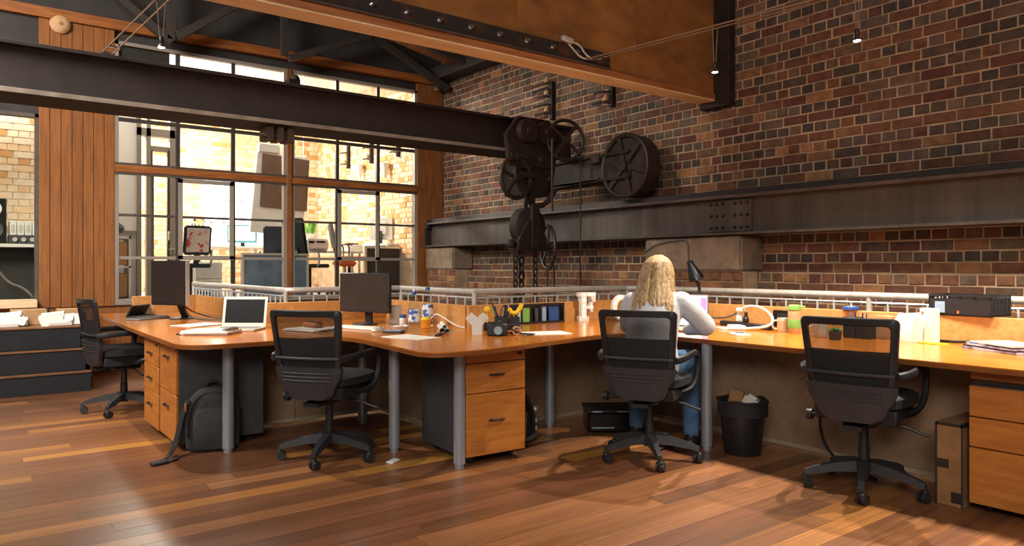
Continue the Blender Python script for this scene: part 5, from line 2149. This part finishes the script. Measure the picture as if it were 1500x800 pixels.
b = MB()
b.cbox((-0.02, 0.04, 0.33), (0.06, 0.09, 0.16), (0.2, 0.1, 0.5), bev=0.01)
obj('brown_packet', b, 'carton', t)
b = MB()
b.cbox((0.01, -0.06, 0.33), (0.10, 0.10, 0.10), (0.4, 0.3, 0.2), bev=0.02)
obj('crumpled_paper', b, 'alu', t)
t = thing('shipping_carton', 'tall cardboard carton with dark tape under the long desk by the rightmost drawer unit', 'box', (3.99, 1.592, 0), 0)
b = MB()
b.box(0, 0.385, -0.065, 0.065, 0.0, 0.42, 0.003)
obj('body', b, 'carton', t)
b = MB()
b.box(-0.002, 0.388, -0.068, -0.055, 0.405, 0.423)
b.box(-0.002, 0.0, -0.0655, -0.057, 0.0, 0.42)
b.box(-0.002, 0.0, 0.055, 0.0655, 0.0, 0.42)
b.box(-0.002, 0.0, -0.06, 0.06, 0.405, 0.42)
obj('edge_tape', b, 'tape', t)
for (y0, y1, z0, z1) in ((0.0, 0.064, 0.19, 0.235), (-0.064, -0.01, 0.02, 0.075)):
    b = MB()
    b.box(-0.0015, 0.0, y0, y1, z0, z1)
    obj('tape_patch', b, 'tape', t)
t = thing('equipment_case', 'low black equipment case on the floor left of the woman under the desk', 'case', (3.86, 3.86, 0), R(-35))
b = MB()
b.box(-0.19, 0.19, -0.14, 0.14, 0.012, 0.15, 0.012)
obj('body', b, 'screen_off', t)
b = MB()
b.box(-0.20, 0.20, -0.15, 0.15, 0.15, 0.175, 0.006)
obj('lid', b, 'black_plastic', t)
b = MB()
b.box(-0.16, 0.0, -0.1415, -0.14, 0.04, 0.048)
b.box(-0.16, -0.09, -0.152, -0.15, 0.158, 0.166)
b.box(0.02, 0.16, -0.152, -0.15, 0.158, 0.166)
obj('strip', b, 'pale_blue', t)
b = MB()
for sx in (-1, 1):
    for sy in (-1, 1):
        b.cyl((sx * .16, sy * .10, 0), (sx * .16, sy * .10, 0.014), 0.02, n=10)
obj('feet', b, 'caster', t)
b = MB()
b.cbox((0, 0, 0.006), (0.05, 0.09, 0.012), (0, 0, R(-60)), bev=0.003)
tag(obj('paper_scrap', b, 'white', None, (2.14, 4.03, 0.001)), 'small white scrap on the floor beside the middle desk leg', 'scrap')
b = MB()
b.tube([(4.36, 2.42, 0.70), (4.34, 2.44, 0.45), (4.28, 2.46, 0.28), (4.26, 2.42, 0.12), (4.24, 2.30, 0.02), (4.20, 2.15, 0.010), (4.12, 2.02, 0.010)], 0.008, 6, smooth=2)
tag(obj('cable', b, 'strap'), 'black cable hanging from the underside of the long desk behind the nearest chair', 'cable')
b = MB()
b.tube([(1.68, 6.75, 0.70), (1.66, 6.8, 0.4), (1.68, 6.7, 0.2), (1.64, 6.82, 0.02)], 0.012, 6, smooth=2)
b.tube([(1.66, 6.95, 0.70), (1.67, 6.9, 0.35), (1.64, 6.92, 0.02)], 0.010, 6, smooth=2)
tag(obj('cable', b, 'cable_grey'), 'grey cables hanging under the far left desk behind the side-on chair', 'cable')
t = thing('computer_tower', 'dark computer tower on the floor under the far left desk', 'computer', (1.30, 6.45, 0), R(-90))
b = MB()
b.box(-0.1, 0.1, 0.0, 0.36, 0.01, 0.42, 0.006)
obj('case', b, 'screen_off', t)
b = MB()
b.box(-0.08, 0.08, -0.012, 0.0, 0.03, 0.40, 0.004)
fp = obj('front_panel', b, 'black_plastic', t)
b = MB()
for (x, z) in ((-0.05, 0.33), (0.0, 0.36), (0.05, 0.30)):
    b.cbox((x, -0.014, z), (0.03, 0.006, 0.014))
obj('ports', b, 'alu', fp)

# ---- stepped navy unit under the left window
t = thing('stepped_chest', 'stepped dark navy chest of three tiers under the left window', 'chest', (-0.2, 8.15, 0))
for k, (y0, xr, z0, z1) in enumerate(((0.0, 1.225, 0.0, 0.195), (0.08, 1.19, 0.195, 0.41), (0.18, 1.16, 0.41, 0.625))):
    b = MB()
    b.box(-1.6, xr, y0, 1.40, z0, z1 - 0.012, 0.002)
    tr = obj('tier', b, 'navy', t)
    b = MB()
    b.box(-1.6, xr, y0 - 0.008, y0 + 0.06, z1 - 0.014, z1)
    obj('nosing', b, 'nosing', tr)
    if k == 2:
        b = MB()
        b.box(-1.6, xr, y0 + .06, 1.40, z1 - 0.012, z1)
        obj('top', b, 'nosing', tr)
b = MB()
b.box(0, 0.02, 0, 1.2, 0, 0.74)
tag(obj('end_board', b, 'timber_v', None, (1.045, 8.35, 0)), 'reddish timber end board beside the stepped navy chest', 'board')
TZ = 0.626
for (x, y_, w, h, lb) in ((0.02, 8.75, 0.24, 0.14, 'tan cardboard box on the stepped chest, at the left edge of the picture'), (0.56, 8.72, 0.30, 0.15, 'tan cardboard box on the stepped chest, middle of three'), (0.90, 8.65, 0.20, 0.15, 'tan cardboard box on the stepped chest, nearest the side-on chair')):
    t = thing('cardboard_box', lb, 'box', (x, y_, TZ), 0, 'cardboard boxes on the stepped chest')
    b = MB()
    b.box(-w / 2, w / 2, -0.005, 0.25, 0, h, 0.003)
    obj('body', b, 'card_tan', t)
    b = MB()
    b.box(w / 2, w / 2 + 0.02, -0.008, 0.25, 0, h + .004)
    obj('edge', b, 'strap', t)
q = random.Random(8)
for (x, y_, n, lb) in ((0.36, 8.52, 9, 'heap of loose white papers on the stepped chest between the boxes'), (0.80, 8.48, 7, 'loose white papers on the stepped chest near the side-on chair'), (0.0, 8.50, 5, 'white papers on the stepped chest at the left edge')):
    t = thing('paper_heap', lb, 'papers', (x, y_, TZ), 0, 'white papers on the stepped chest')
    for k in range(n):
        b = MB()
        w = q.uniform(.10, .16)
        b.cbox((q.uniform(-.10, .10), 0.02 + .012 * k, 0.055 + 0.004 * k), (w * 1.3, 0.12, 0.004), (q.uniform(.5, 1.1), q.uniform(-.3, .3), q.uniform(-.4, .4)))
        obj('sheet', b, 'white', t)
    b = MB()
    b.box(-.10, .10, -.04, .08, 0, 0.035, .004)
    obj('bundle', b, 'paper', t)


# ================================================================== CABLE LIGHTS
def cable_lamp(lb, x, y, zw, zl, on=True, power=LAMP_POWER):
    t = thing('cable_lamp', lb, 'lamp', (x, y, zl), 0, 'small bare lamps hanging from the wire pairs')
    for s_ in (-1, 1):
        b = MB()
        b.tube([(s_ * 0.028, 0, zw - zl), (s_ * 0.010, 0, 0.05)], 0.003, 5)
        obj('hanger', b, 'cable_wire', t)
    b = MB()
    b.lathe([(0.010, 0.015), (0.014, 0.02), (0.014, 0.055), (0.008, 0.065)], n=14)
    obj('socket', b, 'black_plastic', t)
    b = MB()
    b.lathe([(0.024, -0.012), (0.020, 0.005), (0.010, 0.018)], n=18, capb=False)
    obj('reflector', b, 'chrome', t)
    b = MB()
    b.ball((0, 0, -0.006), (0.019, 0.019, 0.012), 14, 8)
    obj('bulb', b, 'lamp_glow', t)
    d = bpy.data.lights.new('lamp_light', 'SPOT')
    d.energy = power
    d.color = LAMP_COLOR
    d.spot_size = R(118)
    d.spot_blend = 0.9
    d.shadow_soft_size = 0.022
    l = bpy.data.objects.new('lamp_light', d)
    COL.objects.link(l)
    l.parent = t
    l.location = (0, 0, -0.03)
    return t


def wire_pair(lb, pts, gap=0.03):
    t = thing('cable_wires', lb, 'wire', pts[0], 0, 'tensioned wire pairs for the lamps')
    o = Vector(pts[0])
    d = (Vector(pts[-1]) - o)
    sd = Vector((-d.y, d.x, 0)).normalized() * gap
    for s_ in (-1, 1):
        b = MB()
        b.tube([Vector(p) - o + sd * s_ for p in pts], 0.0058, 6)
        obj('wire', b, 'cable_wire', t)
    for k in (0, .12):
        b = MB()
        b.cyl(sd * 1.3 + d.normalized() * k, sd * -1.3 + d.normalized() * k, 0.012, n=10)
        obj('spreader', b, 'chrome', t)
    return t


def on_wire(p, q, y):
    p, q = Vector(p), Vector(q)
    return p.lerp(q, (y - p.y) / (q.y - p.y))


WA0, WA1 = (4.15, 4.40, 2.925), (4.66, -0.9, 2.86)
wa = wire_pair('wire pair running from the timber beam to the upper right', [WA0, WA1])
b = MB()
b.tube([(0.0, 0.0, 0.0), (-0.10, 0.0, 0.0), (-0.16, 0.01, 0.05), (-0.22, 0.02, 0.10)], 0.008, 6, smooth=1)
b.tube([(0.0, -0.03, 0.0), (-0.07, -0.03, 0.02), (-0.12, -0.01, 0.10), (-0.22, 0.01, 0.115)], 0.008, 6, smooth=1)
b.bar((-0.19, 0.0, 0.11), (-0.30, 0.0, 0.125), 0.04, 0.045, 0.006)
obj('cable_end', b, 'alu', wa)
WB0, WB1 = (0.90, 6.28, 2.84), (1.22, 4.63, 3.125)
WC0, WC1 = (1.25, 4.42, 2.95), (1.9, -0.6, 2.90)
wire_pair('wire pair rising from the dark crane beam at the upper left', [WB0, WB1], 0.035)
wire_pair('wire pair on the near side of the timber beam, above the frame at the left', [WC0, WC1], 0.035)
for y, lb in ((3.23, 'small lit lamp hanging in front of the timber beam end'), (2.254, 'small lit lamp hanging in front of the brick wall at the right'),
              (1.25, 'hanging lamp on the right wire pair just beyond the frame'), (0.2, 'last hanging lamp on the right wire pair behind the camera')):
    p = on_wire(WA0, WA1, y)
    cable_lamp(lb, p.x, p.y, p.z, 2.60)
for y, lb in ((5.33, 'small lit lamp hanging at the upper left before the high windows'), (3.3, 'second hanging lamp on the left wire pair, above the frame'), (2.2, 'third hanging lamp on the left wire pair, above the frame'),
              (1.1, 'fourth hanging lamp on the left wire pair, above the frame')):
    p = on_wire(WB0, WB1, y) if y > 5 else on_wire(WC0, WC1, y)
    cable_lamp(lb, p.x, p.y, p.z, 2.70, power=LAMP_POWER * (0.7 if y > 5 else 0.10))

# smoke detector, camera, cable on the corbel
t = thing('smoke_detector', 'round cream smoke detector on the timber boards at the upper left', 'smoke detector', (0.905, YW - 0.026, 3.93))
MD = Euler((R(90), 0, 0)).to_matrix().to_4x4()
b = MB()
b.lathe([(0.105, 0), (0.105, 0.02), (0.085, 0.045), (0.05, 0.06)], n=28, M=MD)
obj('body', b, 'card_tan', t)
b = MB()
b.lathe([(0.02, 0.06), (0.018, 0.068)], n=14, M=MD)
obj('sensor', b, 'nosing', t)
t = thing('security_camera', 'small camera in the upper corner of the window wall', 'security camera', (5.80, 9.50, 3.92))
b = MB()
b.bar((0, 0, 0), (-0.10, -0.14, -0.02), 0.07, 0.07, 0.015)
obj('body', b, 'alu', t)
b = MB()
b.cyl((-0.10, -0.14, -0.02), (-0.115, -0.16, -0.023), 0.03, n=14)
obj('lens', b, 'screen_off', t)
b = MB()
b.bar((0.0, 0.0, 0.0), (0.05, 0.07, 0.05), 0.03, 0.03)
obj('bracket', b, 'alu', t)
b = MB()
b.tube([(5.585, 5.10, 1.36), (5.585, 4.95, 1.44), (5.585, 4.62, 1.475), (5.585, 4.55, 1.46), (5.585, 4.54, 1.25)], 0.008, 6, smooth=2)
tag(obj('cable', b, 'cable_grey'), 'thin cable fixed on the face of the wide stone corbel', 'cable')

# ================================================================== OFFICE BEHIND THE GLASS
def far_desk(lb, x0, x1, y0, y1, z, leg='alu', top='white'):
    t = thing('desk', lb, 'desk', (x0, y0, ZU), 0, 'desks in the far office')
    b = MB()
    b.box(0, x1 - x0, 0, y1 - y0, z - ZU - 0.03, z - ZU, 0.004)
    obj('worktop', b, top, t)
    for (x, y) in ((0.04, 0.04), (x1 - x0 - .04, 0.04), (0.04, y1 - y0 - .04), (x1 - x0 - .04, y1 - y0 - .04)):
        b = MB()
        b.box(x - .025, x + .025, y - .025, y + .025, 0, z - ZU - .03)
        obj('leg', b, leg, t)
    return t


far_desk('white desk in the far office by the brick wall, with the silver monitor', 5.72, 5.94, 11.0, 12.2, 1.60)
far_desk('pale desk in the far office under the plant and the printer', 4.40, 5.66, 11.5, 12.2, 1.47)
far_desk('pale desk in the far office in front of the bright window', 3.1, 4.3, 12.6, 13.3, 1.55)
t = monitor('silver-backed monitor on the white desk in the far office', 5.80, 11.35, R(-140), 0.42, 0.38, 0.07, 'keys', 'alu', z=1.60)
monitor('small monitor with a teal rim before the bright window in the far office', 3.93, 12.95, R(60), 0.50, 0.32, 0.07, 'white', 'teal', bez=0.03, z=1.55)
t = thing('potted_plant', 'small leafy green plant in a white pot in the far office', 'plant', (4.80, 12.02, 1.47))
b = MB()
b.lathe([(0.09, 0), (0.10, 0.01), (0.13, 0.30), (0.12, 0.30), (0.10, 0.28)], n=20)
obj('pot', b, 'white', t)
q = random.Random(6)
for k in range(46):
    a = q.uniform(0, 2 * PI)
    r = q.uniform(0.05, 0.19)
    p = Vector((0.05 * math.cos(a), 0.05 * math.sin(a), 0.29))
    e = Vector((r * math.cos(a), r * math.sin(a), 0.34 + q.uniform(0.02, 0.20)))
    m_ = p.lerp(e, 0.55) + Vector((0, 0, 0.05))
    sd = (e - p).cross(Vector((0, 0, 1))).normalized() * 0.022
    b = MB()
    b.v = [p, m_ - sd, e, m_ + sd, p + Vector((0, 0, -.004)), m_ - sd + Vector((0, 0, -.004)), e + Vector((0, 0, -.004)), m_ + sd + Vector((0, 0, -.004))]
    b.f = [(0, 1, 2, 3), (7, 6, 5, 4), (0, 4, 5, 1), (1, 5, 6, 2), (2, 6, 7, 3), (3, 7, 4, 0)]
    b.mi = [0] * 6
    obj('leaf', b, 'green' if k % 3 else 'green_dark', t)
t = thing('globe_vase', 'pale blue globe beside the green plant in the far office', 'vase', (4.53, 11.98, 1.47))
b = MB()
b.ball((0, 0, 0.33), 0.12, 16, 10)
obj('globe', b, 'pale_blue', t)
b = MB()
b.lathe([(0.08, 0), (0.08, 0.02), (0.02, 0.05), (0.02, 0.22)], n=14)
obj('stand', b, 'card_tan', t)
t = thing('printer', 'white printer with dark slots under the plant in the far office', 'printer', (4.72, 11.66, 1.472))
b = MB()
b.box(-0.19, 0.19, -0.15, 0.12, 0, 0.20, 0.02)
obj('body', b, 'white', t)
b = MB()
b.box(-0.15, -0.06, -0.153, -0.148, 0.12, 0.16)
b.box(-0.02, 0.13, -0.153, -0.148, 0.13, 0.16)
obj('slots', b, 'screen_off', t)
b = MB()
b.box(-0.12, 0.12, -0.24, -0.14, 0.03, 0.04)
obj('paper_tray', b, 'alu', t)
sheets('paper_stack', 'white leaflets standing on the pale desk in the far office', 'papers', 5.50, 11.8, 0, 0.16, 0.26, 6, th=0.02, z=1.47, jit=0.004)


def far_chair(lb, x, y, rz, seat_m, back_m, sz, bh, bw=0.42):
    t = thing('swivel_chair', lb, 'chair', (x, y, ZU), rz, 'chairs in the far office')
    for k in range(5):
        a = 2 * PI * k / 5 + .3
        b = MB()
        b.bar((0, 0, 0.10), (0.28 * math.cos(a), 0.28 * math.sin(a), 0.07), 0.04, 0.03)
        l = obj('leg', b, 'black_plastic', t)
        b = MB()
        b.ball((0.28 * math.cos(a), 0.28 * math.sin(a), 0.028), 0.028, 10, 6)
        obj('caster', b, 'caster', l)
    b = MB()
    b.cyl((0, 0, 0.08), (0, 0, sz - .06), 0.025, n=12)
    obj('column', b, 'black_plastic', t)
    b = MB()
    b.box(-0.22, 0.24, -0.23, 0.23, sz - 0.06, sz, 0.025)
    obj('seat', b, seat_m, t)
    b = MB()
    b.cbox((-0.27, 0, sz + 0.12 + bh / 2), (0.05, bw, bh), (0, R(-10), 0), bev=0.022)
    obj('backrest', b, back_m, t)
    b = MB()
    b.bar((-0.20, 0, sz - .03), (-0.275, 0, sz + .25), 0.07, 0.025)
    obj('back_support', b, 'black_plastic', t)
    for s_ in (-1, 1):
        b = MB()
        b.tube([(-0.05, s_ * .22, sz - .04), (-0.05, s_ * .27, sz + .0), (-0.05, s_ * .27, sz + .18), (-0.12, s_ * .26, sz + .20), (0.10, s_ * .26, sz + .20)], 0.014, 6, smooth=1)
        obj('armrest', b, 'grey_cloth', t)
    return t


t = far_chair('far office chair with a red-patterned white backrest, at the left', 2.66, 11.15, R(95), 'dark_cloth', 'dark_cloth', 0.50, 0.42, 0.38)
b = MB()
b.cbox((-0.30, 0, 0.50 + .12 + .21), (0.012, 0.31, 0.34), (0, R(-10), 0), bev=0.004)
obj('printed_cover', b, 'red_print', t)
far_chair('dark blue-grey far office chair left of the central window post', 3.88, 11.0, R(70), 'dark_cloth', 'dark_cloth', 0.48, 0.46)
far_chair('dark tall far office chair right of the central window post', 4.46, 11.2, R(20), 'dark_cloth', 'strap', 0.50, 0.60)
far_chair('far office chair with an orange seat and tilted grey back', 5.02, 10.95, R(-15), 'red_orange', 'grey_cloth', 0.62, 0.42, 0.30)
t = thing('floor_cushion', 'striped orange cushion on a stool in the far office', 'cushion', (4.78, 10.6, ZU))
b = MB()
b.box(-0.15, 0.15, -0.15, 0.15, 0.46, 0.56, 0.03)
obj('pad', b, 'red_orange', t)
b = MB()
b.cyl((0, 0, 0), (0, 0, 0.46), 0.03)
b.cyl((0, 0, 0), (0, 0, 0.02), 0.15)
obj('pedestal', b, 'alu', t)
t = thing('display_board', 'tall white board with a brown panel hung from the far office ceiling', 'board', (4.10, 11.5, 1.75), R(4))
b = MB()
b.v = []
for yy in (0.0, 0.06):
    b.v += [(-0.50, yy, 0), (0.36, yy, -0.04), (0.50, yy, 1.24), (-0.38, yy, 1.26)]
b.f = [(0, 1, 2, 3), (7, 6, 5, 4), (0, 4, 5, 1), (1, 5, 6, 2), (2, 6, 7, 3), (3, 7, 4, 0)]
b.mi = [0] * 6
bd = obj('panel', b, 'paper', t)
b = MB()
b.cbox((0.065, -0.01, 0.80), (0.78, 0.02, 0.84), (0, R(3), 0))
obj('brown_panel', b, 'brown_board', bd)
b = MB()
b.box(-0.36, -0.02, -0.02, 0.08, 1.26, 1.40, 0.01)
obj('white_header', b, 'white', bd)
b = MB()
for x in (-0.3, 0.4):
    b.cyl((x, 0.03, 1.2), (x, 0.03, 2.7), 0.008, n=6)
obj('hanging_rods', b, 'alu', t)
t = thing('partition', 'low blue-grey glass partition behind the railing in the far office', 'partition', (3.15, 10.35, ZU), R(4))
b = MB()
b.box(0, 0.95, -0.02, 0.02, 0.04, 0.62, 0.004)
obj('panel', b, 'slate', t)
b = MB()
b.box(-0.02, 0.97, -0.03, 0.03, 0.62, 0.65)
for x in (-0.02, 0.94):
    b.box(x, x + .03, -0.03, 0.03, 0, 0.62)
obj('frame', b, 'alu', t)
t = thing('partition', 'dark partition under the white desk by the post in the far office', 'partition', (5.30, 10.95, ZU), 0)
b = MB()
b.box(0, 0.62, -0.02, 0.02, 0.02, 0.76, 0.004)
obj('panel', b, 'dark_panel', t)
b = MB()
b.box(-0.02, 0.64, -0.03, 0.03, 0.76, 0.80)
b.box(-0.02, 0.02, -0.03, 0.03, 0, 0.76)
obj('frame', b, 'alu', t)
t = thing('cabinet', 'white two-drawer cabinet behind the railing in the far office', 'cabinet', (3.02, 11.6, ZU))
b = MB()
b.box(-0.18, 0.20, 0, 0.45, 0, 0.53, 0.004)
obj('body', b, 'white', t)
for z in (0.03, 0.28):
    b = MB()
    b.box(-0.17, 0.19, -0.018, 0.0, z, z + .235, 0.003)
    d = obj('drawer_front', b, 'paper', t)
    b = MB()
    b.box(-0.05, 0.07, -0.028, -0.018, z + .19, z + .205)
    obj('handle', b, 'alu', d)
t = thing('leafy_shrub', 'dark sparse plant behind the red-patterned chair in the far office', 'plant', (3.05, 12.3, ZU))
b = MB()
b.lathe([(0.12, 0), (0.15, 0.3), (0.14, 0.3)], n=16)
obj('pot', b, 'ped_grey', t)
for k in range(40):
    a = q.uniform(0, 2 * PI)
    h = q.uniform(0.6, 1.25)
    r = q.uniform(.03, .17)
    e = Vector((r * math.cos(a), r * math.sin(a), h))
    sd = Vector((-math.sin(a), math.cos(a), 0.3)) * 0.03
    b = MB()
    o_ = Vector((math.cos(a), math.sin(a), -0.5)) * 0.08
    up = Vector((0, 0, .003))
    b.v = [e, e + o_ * .5 - sd, e + o_, e + o_ * .5 + sd, e + up, e + o_ * .5 - sd + up, e + o_ + up, e + o_ * .5 + sd + up]
    b.f = [(3, 2, 1, 0), (4, 5, 6, 7), (0, 1, 5, 4), (1, 2, 6, 5), (2, 3, 7, 6), (3, 0, 4, 7)]
    b.mi = [0] * 6
    obj('leaf', b, 'dark_cloth', t)
b = MB()
for k in range(5):
    b.tube([(0, 0, 0.25), (0.03 * math.cos(k), 0.03 * math.sin(k), 0.7), (0.1 * math.cos(k * 1.3), 0.1 * math.sin(k * 1.3), 1.15)], 0.007, 5, smooth=1)
obj('stems', b, 'dark_cloth', t)
for (yy, z0, lb) in ((12.34, 2.83, 'white paper cone lamp on the far office brick wall, left one'), (11.33, 2.74, 'white paper cone lamp on the far office brick wall, right one')):
    t = thing('wall_lamp', lb, 'lamp', (XB - 0.09, yy, z0), 0, 'paper cone lamps in the far office')
    b = MB()
    b.lathe([(0.025, 0), (0.075, 0.24), (0.08, 0.25), (0.076, 0.25), (0.03, 0.01)], n=18, capt=False)
    obj('shade', b, 'white', t)
    b = MB()
    b.bar((0.0, 0, 0.20), (0.09, 0, 0.20), 0.02, 0.02)
    obj('bracket', b, 'steel_black', t)
# shelves by the inner wall
t = thing('low_shelf', 'low shelf of woven boxes inside the far office, at the left of the glazing', 'shelf', (1.62, 11.7, ZU))
b = MB()
b.box(-0.22, 0.36, 0, 0.4, 0.86, 0.90)
b.box(-0.22, 0.36, 0, 0.4, 0.44, 0.47)
b.box(-0.22, -0.19, 0, 0.4, 0, 0.9)
b.box(0.33, 0.36, 0, 0.4, 0, 0.9)
obj('frame', b, 'white', t)
b = MB()
for i in range(2):
    for z in (0.02, 0.48):
        b.box(-0.17 + i * .26, 0.06 + i * .26, 0.02, 0.36, z, z + .34, 0.01)
obj('boxes', b, 'kraft', t)
t = thing('dark_bag', 'dark bag lying on the low shelf in the far office', 'bag', (1.70, 11.85, ZU + .902))
b = MB()
b.ball((0, 0, 0.11), (0.22, 0.12, 0.11), 14, 8)
obj('body', b, 'ped_grey', t)
b = MB()
b.tube([(-.1, 0, .2), (-.05, 0, .27), (.05, 0, .27), (.1, 0, .2)], 0.012, 6, smooth=1)
obj('handle', b, 'strap', t)
# side room with the hi-fi shelf
t = thing('shelf', 'white shelf board with grey binders seen through the left window', 'shelf', (0.2, 10.2, 1.435))
b = MB()
b.box(-1.2, 0.62, 0, 0.4, 0, 0.04, 0.004)
obj('board', b, 'white', t)
for x in (-1.1, 0.55):
    b = MB()
    b.box(x, x + .05, 0.05, 0.35, 1.435 * 0 - 0.68, 0.0)
    obj('support', b, 'screen_off', t)
b = MB()
b.box(-1.2, 0.62, 0.30, 0.32, -0.66, 0.0)
obj('back_panel', b, 'dark_panel', t)
b = MB()
b.box(0, 0.50, 0, 0.30, 0, 0.10, 0.004)
am = obj('amplifier', b, 'ped_grey', None, (0.455, 10.22, 1.476))
tag(am, 'grey rack amplifier with a row of knobs on the white shelf, left window', 'amplifier')
for k in range(5):
    b = MB()
    b.cyl((0.06 + k * .085, 0, .05), (0.06 + k * .085, -0.02, .05), 0.025, n=14)
    obj('knob', b, 'alu', am)
for k in range(5):
    t = thing('binder', 'white box binder standing on the grey amplifier, %s from the left' % ['first', 'second', 'third', 'fourth', 'fifth'][k], 'binder', (0.50 + k * 0.074, 10.3, 1.577), 0, 'white binders on the amplifier')
    b = MB()
    b.box(-0.034, 0.034, -0.06, 0.2, 0, 0.165, 0.003)
    obj('cover', b, 'white', t)
    b = MB()
    b.box(-0.018, 0.018, -0.0615, -0.06, 0.03, 0.12)
    obj('spine_label', b, 'alu', t)
t = thing('loudspeaker', 'black loudspeaker with a white cone at the left edge, left window', 'speaker', (0.29, 10.2, 1.476))
b = MB()
b.box(-0.13, 0.145, 0, 0.26, 0, 0.52, 0.008)
obj('cabinet', b, 'screen_off', t)
for (z, r, m) in ((0.40, 0.085, 'white'), (0.16, 0.10, 'ped_grey')):
    b = MB()
    b.lathe([(r, 0.0), (r * .95, 0.012), (r * .5, -0.0), (r * .3, 0.012), (0.0, 0.018)], (0.02, 0, z), 24, M=Euler((R(90), 0, 0)).to_matrix().to_4x4())
    obj('cone', b, m, t)
b = MB()
b.tube([(0.25, 10.15, 1.40), (0.33, 10.1, 1.2), (0.45, 10.0, 1.02), (0.56, 9.9, 0.98), (0.64, 9.8, 0.90), (0.66, 9.78, 0.86)], 0.014, 7, smooth=2)
tag(obj('cable', b, 'cable_grey'), 'grey cable drooping below the white shelf, left window', 'cable')
